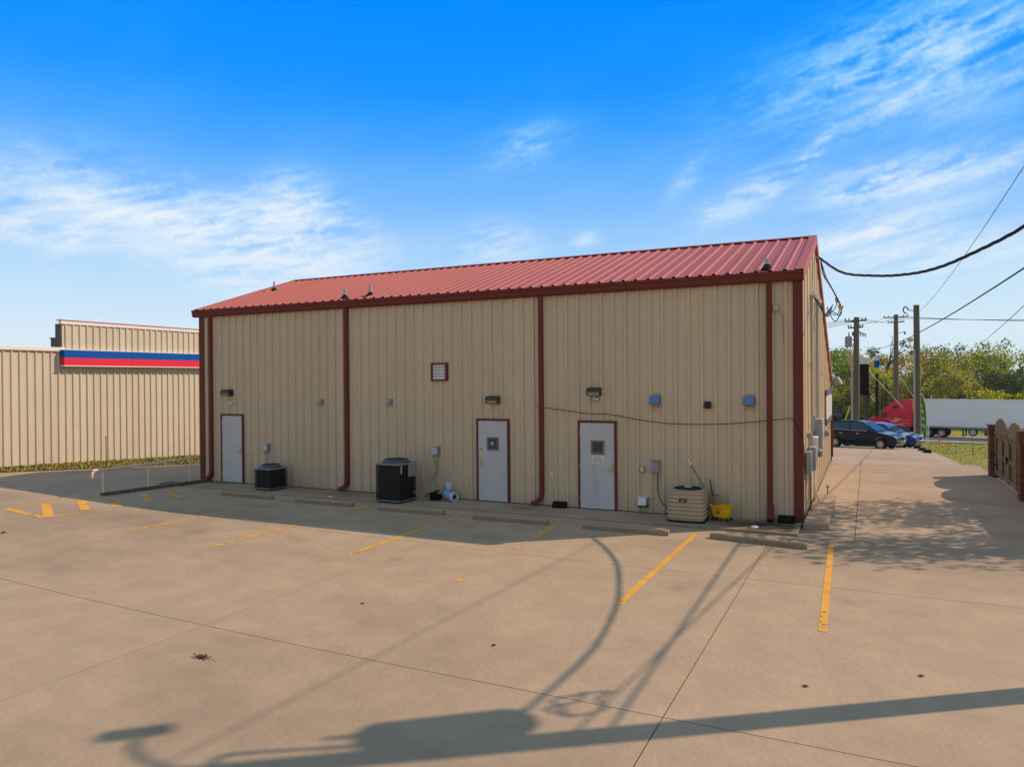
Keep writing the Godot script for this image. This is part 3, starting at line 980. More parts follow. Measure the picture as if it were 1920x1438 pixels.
# ---------------------------------------------------------------- ground
func build_ground() -> void:
	# grass and earth to the horizon
	var g := structure("ground")
	var xs := []
	var zs := []
	for v in [-900.0, -500.0, -250.0, -120.0, -60.0, -35.0]: xs.append(v)
	var q := -24.0
	while q <= 48.0:
		xs.append(q)
		q += 1.0
	for v in [60.0, 90.0, 160.0, 300.0, 600.0, 900.0]: xs.append(v)
	for v in [-900.0, -600.0, -350.0, -200.0, -140.0, -110.0]: zs.append(v)
	q = -95.0
	while q <= 32.0:
		zs.append(q)
		q += 1.0
	for v in [45.0, 80.0, 160.0, 320.0, 600.0]: zs.append(v)
	var b := B.new()
	var P := func(i: int, j: int) -> Vector3: return on(xs[i], zs[j], -0.045)
	var C := func(i: int, j: int) -> Color:
		var x: float = xs[i]
		var z: float = zs[j]
		var k := 0.95 + 0.35 * noise.get_noise_2d(x * 1.5, z * 1.5)
		var dry := clampf(0.25 + 1.1 * noise.get_noise_2d(x * 0.6 + 50.0, z * 0.9), 0.0, 1.0)
		if z < -79.0: return Color(k * 2.3, k * 1.35, k * 0.5)
		if x > 20.0: return Color(k * 0.95, k * 1.0, k)
		if x < -6.0: return Color(k * 0.62, k * 0.52, k * 0.9)
		return Color(k * lerpf(1.0, 1.9, dry), k * lerpf(1.0, 1.25, dry), k)
	for i in xs.size() - 1:
		for j in zs.size() - 1:
			var p := [P.call(i, j), P.call(i + 1, j), P.call(i + 1, j + 1), P.call(i, j + 1)]
			var c := [C.call(i, j), C.call(i + 1, j), C.call(i + 1, j + 1), C.call(i, j + 1)]
			var n: Vector3 = (p[3] - p[0]).cross(p[1] - p[0]).normalized()
			for t in [0, 1, 2, 0, 2, 3]:
				b.col = c[t]
				b.v(p[t], n)
	put("turf", b, M.grass, g)

	# car park: slabs with open joints
	var lot := structure("parking_lot")
	var xl := [-8.0, -0.65, 5.45, 11.65, 17.83, 23.2]
	var zl := [1.3, 4.95, 10.3, 16.0, 22.0, 28.0]
	for i in xl.size() - 1:
		for j in zl.size() - 1:
			var step := 0.22 if j < 3 else 0.8
			var x0: float = xl[i]
			if j == 0 and i == 0:
				slab(lot, "slab", x0, -0.65, 0.6, zl[1], M.concrete, step, 0.0, true, 0.9)
				continue
			slab(lot, "slab", x0, xl[i + 1], zl[j], zl[j + 1], M.concrete, step, 0.0, true, 1.0 + 0.045 * sin(i * 2.7 + j * 4.1))
	# the alley on the left and the lot in front of the building
	var za := 0.6
	while za > -14.0:
		slab(lot, "slab", -8.0, -3.9, za - 4.9, za, M.concrete, 0.4, 0.0, false, 0.88)
		slab(lot, "slab", -3.9, -0.1, za - 4.9, za, M.concrete, 0.4, 0.0, false, 0.88)
		za -= 4.9
	for i in 6:
		for j in 6:
			var x0 := -10.0 + i * 5.45
			slab(lot, "slab", x0, x0 + 5.45, -14.6 - (j + 1) * 5.5, -14.6 - j * 5.5, M.concrete, 0.9, 0.0, false)
	var dr := structure("driveway")
	var zd := 1.3
	while zd > -14.0:
		var ze: float = max(zd - 5.3, -14.6)
		slab(dr, "slab", 18.30, 19.35, ze, zd, M.concrete, 0.25, 0.0, false, 1.04)
		slab(dr, "slab", 19.35, 23.18, ze, zd, M.concrete, 0.25, 0.0, false)
		zd = ze
	# walkway along the rear wall
	var wk := structure("walkway")
	var xw := 0.62
	while xw < 18.0:
		var xe: float = min(xw + 2.95, 18.3)
		if 18.3 - xe < 0.6: xe = 18.3
		slab(wk, "slab", xw, xe, 0.0, 1.3, M.concrete, 0.2, 0.012 + 0.05 * smoothstep(14.5, 18.0, (xw + xe) / 2), false, 0.93)
		xw = xe
	# utility pad steps along the gable wall
	var pad := thing("utility_pad", "low concrete utility pad stepping along the right side wall under the meters", "pad")
	var pz := 0.45
	for q2 in [[1.55, 18.84, 0.13], [1.6, 18.86, 0.12], [1.5, 18.84, 0.11]]:
		var pb := B.new()
		pb.col = Color(0.9, 0.9, 0.9)
		pb.box(Vector3((18.345 + q2[1]) / 2, q2[2] / 2 - 0.02, pz - q2[0] / 2), Vector3(q2[1] - 18.345, q2[2] + 0.04, q2[0] - 0.012), Basis(), 0.012)
		put("pad_slab", pb, M.concrete, pad)
		pz -= q2[0]
	var soil := structure("soil_strip")
	for k in 6:
		sheet([Vector2(23.17, -11.4 + k * 2.0), Vector2(23.9, -11.4 + k * 2.0), Vector2(23.9, -9.41 + k * 2.0), Vector2(23.17, -9.41 + k * 2.0)], M.bark, "bare_soil", soil, -0.012, 0.3)
	# overgrown verge between the neighbour's wall and the alley
	var vg := structure("grass_verge")
	for k in 8:
		var z0 := 6.0 - k * 2.5
		var z1 := z0 - 2.5
		sheet([Vector2(-9.97, z0), Vector2(-7.35 - 0.31 * z0, z0), Vector2(-7.35 - 0.31 * z1, z1), Vector2(-9.97, z1)], M.grass_dry, "turf", vg, 0.03, 0.3, -1.0)
	# stained upstand by the handrail
	var up := structure("upstand")
	var ub := B.new()
	for k in 8:
		var z0 := 3.75 - k * 0.48
		ub.col = Color.WHITE
		ub.bar(on(0.36, z0, 0.02), on(0.36, z0 - 0.485, 0.02), 0.16, 0.14)
	put("upstand_curb", ub, M.kerb_dark, up)
	# road beyond the front lot, running up to the left
	var ux := Vector2(0.968, 0.25).normalized()
	var nx := Vector2(-ux.y, ux.x)
	var rc := Vector2(27.0, -71.8)
	var rp := func(s: float, t: float) -> Vector2: return rc + ux * s + nx * t
	var road := structure("road")
	sheet([rp.call(-120, -5.0), rp.call(160, -5.0), rp.call(160, 4.4), rp.call(-120, 4.4)], M.asphalt, "carriageway", road, 0.01, 4.0)
	for k in 24:
		sheet([rp.call(-80 + k * 8.0, -0.35), rp.call(-76 + k * 8.0, -0.35), rp.call(-76 + k * 8.0, -0.22), rp.call(-80 + k * 8.0, -0.22)], M.paint, "lane_line", road, 0.02, 4.0)
	sheet([rp.call(-120, 4.0), rp.call(160, 4.0), rp.call(160, 4.15), rp.call(-120, 4.15)], M.paint, "edge_line", road, 0.02, 4.0)
	var sw := structure("roadside_pavement")
	for k in 26:
		sheet([rp.call(-50 + k * 4.0, 4.6), rp.call(-46.03 + k * 4.0, 4.6), rp.call(-46.03 + k * 4.0, 6.6), rp.call(-50 + k * 4.0, 6.6)], M.concrete, "paving_slab", sw, 0.03, 2.0)
	# tufts of grass: the strip by the neighbour and the lawn on the right
	grass_tufts("grass_strip", [[-9.9, -3.5, 5.0, -12.5, 12000, 0.62, 0.07]], 5)
	grass_tufts("lawn_grass", [[22.72, 32.0, -11.3, -34.0, 11000, 0.5, 0.045], [22.72, 40.0, -34.0, -62.0, 7000, 0.5, 0.07]], 6)

func grass_tufts(called: String, areas: Array, seed_: int) -> void:
	rng.seed = seed_
	var b := B.new()
	for a in areas:
		for k in a[4]:
			var x := rng.randf_range(a[0], a[1])
			var z := rng.randf_range(a[3], a[2])
			if seed_ == 6 and z > -14.8 and x < 23.3:
				continue
			if seed_ == 5 and x > -7.3 - 0.31 * z:
				continue
			var dry: float = clampf(a[5] + 0.9 * noise.get_noise_2d(x * 2.0, z * 2.0), 0.0, 1.0)
			var t := rng.randf_range(0.7, 1.25) * (0.6 if seed_ == 5 else 1.0)
			b.col = Color(lerpf(0.40, 0.60, dry) * t, lerpf(0.44, 0.48, dry) * t, lerpf(0.04, 0.09, dry) * t)
			var p := on(x, z, 0.02 if seed_ == 5 else -0.06)
			var an := rng.randf() * TAU
			var h: float = a[6] * rng.randf_range(0.6, 1.4)
			var w: float = a[6] * rng.randf_range(0.5, 1.1)
			var d := Vector3(cos(an), 0, sin(an)) * w
			var lean := Vector3(rng.randf_range(-0.4, 0.4), 1.0, rng.randf_range(-0.4, 0.4)) * h
			var n := Vector3(-sin(an) * 0.5, 0.8, cos(an) * 0.5).normalized()
			b.tri_n(p - d, p + d * 0.2, p + lean + d * 0.3, n, n, n)
			b.tri_n(p - d * 0.3, p + d, p + lean * 0.8 - d * 0.5, n, n, n)
	var o := put(called, b, M.blade)
	tag(o, "dry mown grass beside the concrete" if seed_ == 5 else "green mown lawn right of the driveway", "grass", "", "stuff")

func stripe(lot: Node, ax: float, az: float, bx: float, bz: float, w: float, worn: float, seed_: int) -> void:
	var a := Vector2(ax, az)
	var c := Vector2(bx, bz)
	var d := (c - a).normalized().orthogonal() * w * 0.5
	sheet([a - d, c - d, c + d, a + d], M.paint, "painted_line", lot, 0.005, 0.05, worn, seed_)

func build_markings() -> void:
	var lot := structure("bay_markings")
	stripe(lot, 19.07, 7.12, 18.95, 1.84, 0.105, 0.2, 1)
	stripe(lot, 16.375, 7.1, 16.377, 1.86, 0.105, 0.22, 2)
	stripe(lot, 13.49, 3.62, 13.44, 3.05, 0.10, 0.2, 3)
	stripe(lot, 13.44, 3.05, 13.36, 1.75, 0.10, 0.42, 3)
	stripe(lot, 13.66, 7.0, 13.65, 6.86, 0.10, 0.3, 4)
	stripe(lot, 13.58, 5.6, 13.49, 3.9, 0.09, 0.72, 4)
	stripe(lot, 10.91, 6.87, 10.893, 1.66, 0.10, 0.24, 5)
	stripe(lot, 8.03, 6.77, 8.05, 1.63, 0.10, 0.36, 6)
	stripe(lot, 5.1, 6.56, 5.30, 1.7, 0.10, 0.42, 7)
	# hatched strip by the handrail
	stripe(lot, 0.33, 6.25, 0.47, 3.5, 0.09, 0.38, 8)
	stripe(lot, 0.33, 6.28, 2.08, 6.42, 0.16, 0.22, 9)
	stripe(lot, 2.1, 6.4, 2.40, 4.5, 0.09, 0.50, 10)
	stripe(lot, 2.40, 4.4, 2.50, 1.6, 0.09, 0.55, 11)
	stripe(lot, 0.42, 5.34, 2.13, 6.35, 0.22, 0.12, 12)
	stripe(lot, 0.60, 4.53, 2.0, 5.33, 0.22, 0.2, 13)
	stripe(lot, 0.95, 3.82, 1.6, 4.2, 0.20, 0.45, 14)
	stripe(lot, 1.8, 4.38, 2.26, 4.66, 0.20, 0.2, 14)
	stripe(lot, 0.99, 2.90, 2.25, 3.72, 0.20, 0.3, 15)
	stripe(lot, 1.0, 2.10, 2.44, 3.0, 0.20, 0.3, 16)
	stripe(lot, 1.1, 1.36, 2.44, 2.1, 0.20, 0.35, 17)

# ---------------------------------------------------------------- small things on the wall and by it
func build_wall_fittings() -> void:
	# wall pack lamps
	var labels := ["bronze wall lamp above the far left white door", "bronze wall lamp above the middle door with a keypad lock on its left", "bronze wall lamp over the door with the white notice"]
	var first: Node3D
	var at := [Vector3(1.26, 2.87, 0.03), Vector3(10.77, 2.69, 0.03), Vector3(13.56, 2.905, 0.03)]
	for i in 3:
		if i > 0:
			copy(first, at[i], 0.0, labels[i], "wall lamps over the rear doors")
			continue
		first = thing("wall_lamp", labels[0], "wall lamp", at[0], 0.0, "wall lamps over the rear doors")
		var h := B.new()
		h.prism(PackedVector2Array([Vector2(0, -0.10), Vector2(0.05, -0.10), Vector2(0.05, -0.005), Vector2(0.21, -0.005), Vector2(0.20, 0.05), Vector2(0.15, 0.10), Vector2(0, 0.11)]), 0.34, Transform3D(Basis(Vector3(0, 0, 1), Vector3.UP, Vector3(-1, 0, 0)), Vector3.ZERO))
		for s in [-1.0, 1.0]:
			h.box(Vector3(s * 0.165, -0.03, 0.10), Vector3(0.012, 0.12, 0.18))
		put("housing", h, M.bronze, first)
		var l := B.new()
		l.prism(PackedVector2Array([Vector2(0.052, -0.095), Vector2(0.13, -0.085), Vector2(0.20, -0.008), Vector2(0.052, -0.008)]), 0.31, Transform3D(Basis(Vector3(0, 0, 1), Vector3.UP, Vector3(-1, 0, 0)), Vector3.ZERO))
		put("lens", l, M.lens, first)
	# cameras
	var c1 := thing("security_camera", "small white bullet camera under the wall lamp of the far left door", "camera", Vector3(1.42, 2.55, 0.03))
	var cb := B.new()
	cb.tube([Vector3(0.03, 0, 0.05), Vector3(-0.06, -0.03, 0.16)], 0.035, 12)
	put("camera_body", cb, M.cap_white, c1)
	var cm := B.new()
	cm.tube([Vector3(0.05, 0.01, 0.0), Vector3(0.05, 0.01, 0.02)], 0.04, 12)
	cm.tube([Vector3(0.05, 0.01, 0.01), Vector3(0.02, 0.0, 0.06)], 0.014, 8)
	put("bracket", cm, M.light_grey, c1)
	var cl := B.new()
	cl.tube([Vector3(-0.058, -0.0295, 0.1575), Vector3(-0.064, -0.031, 0.165)], 0.027, 12)
	put("camera_lens", cl, M.black_gloss, c1)
	var c2 := thing("dome_camera", "small white dome camera under the lamp over the door with the notice", "camera", Vector3(13.57, 2.72, 0.03))
	var db := B.new()
	db.lathe([Vector2(0.055, 0.05), Vector2(0.055, 0.0), Vector2(0.0, 0.0)], Transform3D(Basis(Vector3(1, 0, 0), 0.5), Vector3(0, 0, 0.06)), 14)
	db.box(Vector3(0.06, -0.0, 0.03), Vector3(0.06, 0.06, 0.06), Basis(), 0.01)
	put("camera_base", db, M.cap_white, c2)
	var dl := B.new()
	dl.lathe([Vector2(0.0, -0.05), Vector2(0.03, -0.035), Vector2(0.045, 0.0)], Transform3D(Basis(Vector3(1, 0, 0), 0.5), Vector3(0, 0, 0.06)), 14)
	put("dome", dl, M.black_gloss, c2)
	var bd := thing("screw_cover", "tiny round white cover above the middle rear door", "cover", Vector3(10.83, 2.50, 0.005))
	var bb := B.new()
	bb.lathe([Vector2(0, 0.02), Vector2(0.02, 0.014), Vector2(0.026, 0.0)], Transform3D(Basis(Vector3(1, 0, 0), PI / 2), Vector3.ZERO), 12)
	put("disc", bb, M.cap_white, bd)
	# small grey wall vents
	var vl := ["small grey hooded wall vent between the far left door and downspout", "small grey hooded wall vent right of the second downspout"]
	var v0: Node3D
	for i in 2:
		var p: Vector3 = [Vector3(4.955, 2.605, 0.0), Vector3(7.435, 2.62, 0.0)][i]
		if i == 1:
			copy(v0, p, 0.0, vl[1], "grey wall vents")
			continue
		v0 = thing("wall_vent", vl[0], "vent", p, 0.0, "grey wall vents")
		var vb := B.new()
		vb.prism(PackedVector2Array([Vector2(0, -0.085), Vector2(0.09, -0.085), Vector2(0.10, -0.06), Vector2(0.06, 0.085), Vector2(0, 0.085)]), 0.15, Transform3D(Basis(Vector3(0, 0, 1), Vector3.UP, Vector3(-1, 0, 0)), Vector3(0, 0, 0.003)))
		put("hood", vb, M.grey_box, v0)
		var vo := B.new()
		vo.box(Vector3(0, -0.087, 0.05), Vector3(0.12, 0.004, 0.07))
		put("vent_mouth", vo, M.cap_white, v0)
		var vf := B.new()
		vf.box(Vector3(0.0, 0, 0.004), Vector3(0.18, 0.18, 0.006))
		put("flange", vf, M.grey_box, v0)
	# galvanised duct hoods
	var hl := ["shiny metal exhaust hood right of the door with the notice", "shiny metal exhaust hood beside the right-hand downspout"]
	var h0: Node3D
	for i in 2:
		var p: Vector3 = [Vector3(15.06, 2.70, 0.0), Vector3(17.195, 2.69, 0.0)][i]
		if i == 1:
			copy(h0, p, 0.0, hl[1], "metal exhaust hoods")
			continue
		h0 = thing("exhaust_hood", hl[0], "exhaust hood", p, 0.0, "metal exhaust hoods")
		var fb := B.new()
		fb.box(Vector3(0, 0, 0.036), Vector3(0.30, 0.31, 0.012))
		put("flange", fb, M.tan, h0)
		var hb := B.new()
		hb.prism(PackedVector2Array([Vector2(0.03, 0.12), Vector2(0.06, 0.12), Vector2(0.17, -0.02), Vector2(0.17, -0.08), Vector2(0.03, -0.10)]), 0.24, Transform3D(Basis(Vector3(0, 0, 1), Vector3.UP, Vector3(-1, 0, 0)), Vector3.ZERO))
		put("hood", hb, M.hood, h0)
		var lip := B.new()
		lip.tube([Vector3(-0.08, -0.10, 0.13), Vector3(-0.05, -0.135, 0.12), Vector3(0.05, -0.135, 0.12), Vector3(0.08, -0.10, 0.13)], 0.008, 6)
		lip.bar(Vector3(0.10, -0.10, 0.06), Vector3(0.14, -0.16, 0.05), 0.02, 0.01)
		put("catch", lip, M.tan_light, h0)
	var bv := thing("vent_cap", "small dark brown square vent between the two metal exhaust hoods", "vent", Vector3(16.29, 2.605, 0.0))
	var b1 := B.new()
	b1.box(Vector3(0, 0, 0.06), Vector3(0.15, 0.16, 0.07), Basis(), 0.01)
	put("casing", b1, M.bronze, bv)
	for k in 3:
		var b2 := B.new()
		b2.box(Vector3(0, -0.05 + k * 0.05, 0.098), Vector3(0.13, 0.012, 0.012), Basis(Vector3(1, 0, 0), -0.5))
		put("slat", b2, M.black, bv)
	var dv := thing("dryer_vent", "low white box vent near the ground right of the notice door", "vent", Vector3(14.75, 0.295, 0.0))
	var d1 := B.new()
	d1.prism(PackedVector2Array([Vector2(0.0, 0.10), Vector2(0.10, 0.10), Vector2(0.15, -0.08), Vector2(0.0, -0.08)]), 0.2, Transform3D(Basis(Vector3(0, 0, 1), Vector3.UP, Vector3(-1, 0, 0)), Vector3(0, 0, 0.02)))
	put("hood", d1, M.steel, dv)
	var d2 := B.new()
	d2.box(Vector3(0, 0.108, 0.07), Vector3(0.25, 0.012, 0.12))
	put("top_flange", d2, M.cap_white, dv)
	var d3 := B.new()
	d3.box(Vector3(0, -0.11, 0.06), Vector3(0.24, 0.05, 0.1))
	put("vent_mouth", d3, M.dark_grey, dv)
	# electrical boxes
	box_with_hose("disconnect_box", "grey electrical disconnect on the wall above the short dark condenser", Vector3(2.85, 1.175, 0.0), Vector3(0.19, 0.24, 0.10), [Vector3(0.06, -0.12, 0.07), Vector3(0.10, -0.3, 0.07), Vector3(0.09, -0.45, 0.12), Vector3(0.14, -0.60, 0.24)])
	box_with_hose("disconnect_box", "grey electrical disconnect with hanging hose beside the tall dark condenser", Vector3(8.97, 1.29, 0.0), Vector3(0.20, 0.25, 0.10), [Vector3(0.06, -0.125, 0.06), Vector3(0.06, -0.35, 0.06), Vector3(-0.02, -0.62, 0.10), Vector3(-0.20, -0.82, 0.22), Vector3(-0.42, -0.82, 0.4), Vector3(-0.52, -0.62, 0.6)])
	box_with_hose("disconnect_box", "grey electrical disconnect with hose left of the tan condenser", Vector3(15.06, 1.13, 0.0), Vector3(0.18, 0.29, 0.10), [Vector3(0.06, -0.14, 0.06), Vector3(0.05, -0.4, 0.06), Vector3(0.08, -0.65, 0.10), Vector3(0.2, -0.82, 0.22), Vector3(0.47, -0.95, 0.42)])
	var ob := thing("outlet_box", "small tan weatherproof outlet box left of the grey disconnect by tan condenser", "outlet", Vector3(14.74, 1.06, 0.0))
	var o1 := B.new()
	o1.box(Vector3(0, 0, 0.05), Vector3(0.10, 0.16, 0.06), Basis(), 0.012)
	put("casing", o1, M.tan, ob)
	var o2 := B.new()
	o2.box(Vector3(0, 0, 0.084), Vector3(0.075, 0.11, 0.012), Basis(), 0.005)
	put("cover", o2, M.tan_light, ob)
	var wp := thing("wall_plate", "small white square plate low on wall right of third downspout", "plate", Vector3(12.38, 0.806, 0.0))
	var w1 := B.new()
	w1.box(Vector3(0, 0, 0.012), Vector3(0.085, 0.105, 0.02), Basis(), 0.006)
	put("plate_face", w1, M.cap_white, wp)
	var w2 := B.new()
	w2.box(Vector3(0, 0, 0.0235), Vector3(0.035, 0.05, 0.003))
	put("socket", w2, M.light_grey, wp)
	var jb := thing("junction_box", "small tan box high on wall near the right corner under the gutter", "junction box", Vector3(17.78, 4.755, 0.0))
	var j1 := B.new()
	j1.box(Vector3(0, 0, 0.05), Vector3(0.115, 0.14, 0.1), Basis(), 0.012)
	put("casing", j1, M.lens, jb)
	var j2 := B.new()
	j2.tube([Vector3(0.06, -0.05, 0.03), Vector3(0.14, -0.16, 0.03), Vector3(0.16, -0.9, 0.02)], 0.006, 6)
	put("lead", j2, M.tan, jb)
	# cable sagging across the wall
	var cp := [[11.995, 2.56], [12.143, 2.52], [12.754, 2.446], [13.32, 2.373], [13.954, 2.355], [14.673, 2.237], [15.443, 2.162], [16.306, 2.16], [17.133, 2.218], [17.926, 2.315], [18.069, 2.329], [18.167, 2.226], [18.33, 1.80]]
	var pts := []
	for i in cp.size():
		var zz := 0.05
		if absf(cp[i][0] - 12.13) < 0.12 or absf(cp[i][0] - 17.64) < 0.3: zz = 0.145
		pts.append(Vector3(cp[i][0], cp[i][1], zz))
	pts.append(Vector3(18.345, 1.3, 0.05))
	pts.append(Vector3(18.36, 0.9, -0.3))
	var wb := B.new()
	wb.tube(smooth(pts, 5), 0.0085, 6)
	tag(put("wall_cable", wb, M.cable), "thin black cable sagging across the wall above the notice door", "cable")

func smooth(pts: Array, sub: int) -> Array:
	var cv := []
	for i in pts.size() - 1:
		var p0: Vector3 = pts[max(i - 1, 0)]
		var p1: Vector3 = pts[i]
		var p2: Vector3 = pts[i + 1]
		var p3: Vector3 = pts[min(i + 2, pts.size() - 1)]
		for k in sub:
			cv.append(p1.cubic_interpolate(p2, p0, p3, float(k) / sub))
	cv.append(pts[pts.size() - 1])
	return cv

func box_with_hose(called: String, label: String, at: Vector3, s: Vector3, hose: Array) -> void:
	var o := thing(called, label, "electrical box", at)
	var b := B.new()
	b.box(Vector3(0, 0, s.z / 2 + 0.025), s, Basis(), 0.012)
	put("casing", b, M.grey_box, o)
	var c := B.new()
	c.box(Vector3(0, 0.01, s.z + 0.033), Vector3(s.x * 0.86, s.y * 0.8, 0.014), Basis(), 0.006)
	c.box(Vector3(0, s.y / 2 + 0.008, s.z / 2 + 0.035), Vector3(s.x + 0.02, 0.014, s.z + 0.03))
	put("cover", c, M.light_grey if at.x < 10.0 else M.grey_box, o)
	var h := B.new()
	h.tube(smooth(hose, 6), 0.014, 8)
	put("hose", h, M.grey_box if at.x < 10.0 else M.dark_grey, o)

func build_condensers() -> void:
	dark_condenser("short square dark grille air conditioner beside the far left door", Vector3(3.535, 0.0, 0.60), 0.66, 0.69)
	dark_condenser("tall dark grille air conditioner left of the middle door", Vector3(8.26, 0.0, 0.90), 0.78, 1.07)
	# tan unit with rounded corners
	var o := thing("condenser_unit", "tan air conditioner with rounded corners beside the yellow mop bucket", "air conditioner", Vector3(15.95, 0.012, 0.62), 0.06, "air conditioners along the rear wall")
	var W := 0.40
	var R := 0.13
	var ring := func(r: float, y: float) -> Array:
		var pts := []
		for c in 4:
			for k in 7:
				var a := PI / 2 * (c + k / 6.0)
				var cx: float = (W - R) * [1, -1, -1, 1][c]
				var cz: float = (W - R) * [1, 1, -1, -1][c]
				pts.append(Vector3(cx + cos(a) * (R + r), y, cz + sin(a) * (R + r)))
		return pts
	var band := func(b: B, a: Array, c: Array) -> void:
		for i in a.size():
			var j := (i + 1) % a.size()
			var n1: Vector3 = Vector3(a[i].x - (W - R) * signf(a[i].x), 0, a[i].z - (W - R) * signf(a[i].z)).normalized()
			var n2: Vector3 = Vector3(a[j].x - (W - R) * signf(a[j].x), 0, a[j].z - (W - R) * signf(a[j].z)).normalized()
			var dy: float = c[i].y - a[i].y
			var dr := Vector2(c[i].x, c[i].z).length() - Vector2(a[i].x, a[i].z).length()
			if absf(dy) > 0.0001:
				n1 = (n1 - Vector3(0, dr / dy * 0.8, 0)).normalized()
				n2 = (n2 - Vector3(0, dr / dy * 0.8, 0)).normalized()
			else:
				n1 = Vector3.UP
				n2 = Vector3.UP
			b.tri_n(a[i], a[j], c[j], n1, n2, n2)
			b.tri_n(a[i], c[j], c[i], n1, n2, n1)
	var bs := B.new()
	band.call(bs, ring.call(0.012, 0.0), ring.call(0.012, 0.055))
	bs.face(ring.call(0.012, 0.055), Vector3.UP)
	put("base_pan", bs, M.black, o)
	var y := 0.055
	for k in 7:
		var b := B.new()
		var h := 0.088
		band.call(b, ring.call(-0.004, y), ring.call(-0.004, y + h - 0.018))
		put("side_panel", b, M.tan, o)
		var r := B.new()
		band.call(r, ring.call(-0.008, y + h - 0.02), ring.call(0.012, y + h - 0.014))
		band.call(r, ring.call(0.012, y + h - 0.014), ring.call(0.012, y + h - 0.006))
		band.call(r, ring.call(0.012, y + h - 0.006), ring.call(-0.008, y + h))
		put("side_rib", r, M.tan_light, o)
		y += h
	var tp := B.new()
	band.call(tp, ring.call(0.006, y), ring.call(0.012, y + 0.02))
	band.call(tp, ring.call(0.012, y + 0.02), ring.call(-0.01, y + 0.045))
	tp.face(ring.call(-0.01, y + 0.045), Vector3.UP)
	put("top_cover", tp, M.tan, o)
	var gr := B.new()
	gr.lathe([Vector2(0.0, 0.075), Vector2(0.12, 0.072), Vector2(0.27, 0.062), Vector2(0.31, 0.046)], Transform3D(Basis(), Vector3(0, y, 0)), 32)
	var go := put("fan_grille", gr, M.black, o)
	for k in 5:
		var rr := 0.10 + 0.045 * k
		var ringp := []
		for q in 33:
			ringp.append(Vector3(rr * cos(TAU * q / 32.0), y + 0.079 - 0.02 * pow(rr / 0.3, 2.0), rr * sin(TAU * q / 32.0)))
		var rb := B.new()
		rb.tube(ringp, 0.004, 5, false)
		put("grille_ring", rb, M.dark_grey, go)
	var hb := B.new()
	hb.lathe([Vector2(0.0, 0.094), Vector2(0.07, 0.092), Vector2(0.085, 0.078)], Transform3D(Basis(), Vector3(0, y, 0)), 20)
	put("fan_hub", hb, M.light_grey, go)
	# dark lozenge badge
	var lg := B.new()
	lg.prism(PackedVector2Array([Vector2(-0.095, 0), Vector2(-0.065, -0.034), Vector2(0.065, -0.034), Vector2(0.095, 0), Vector2(0.065, 0.034), Vector2(-0.065, 0.034)]), 0.012, Transform3D(Basis(), Vector3(-0.05, 0.50, W + 0.012)))
	var lo := put("badge", lg, M.black, o)
	var li := B.new()
	li.prism(PackedVector2Array([Vector2(-0.06, 0), Vector2(-0.035, -0.016), Vector2(0.035, -0.016), Vector2(0.06, 0), Vector2(0.035, 0.016), Vector2(-0.035, 0.016)]), 0.002, Transform3D(Basis(), Vector3(-0.05, 0.50, W + 0.0195)))
	put("badge_field", li, M.tan, lo)
	var sp := thing("condenser_slab", "thin light concrete pad under the tan air conditioner", "pad", Vector3(15.95, 0.0, 0.63))
	var sb := B.new()
	sb.col = Color(1.05, 1.05, 1.05)
	sb.box(Vector3(0, 0.022, 0), Vector3(1.0, 0.03, 0.98), Basis(), 0.008)
	put("pad_slab", sb, M.concrete, sp)
	o.position.y = 0.037

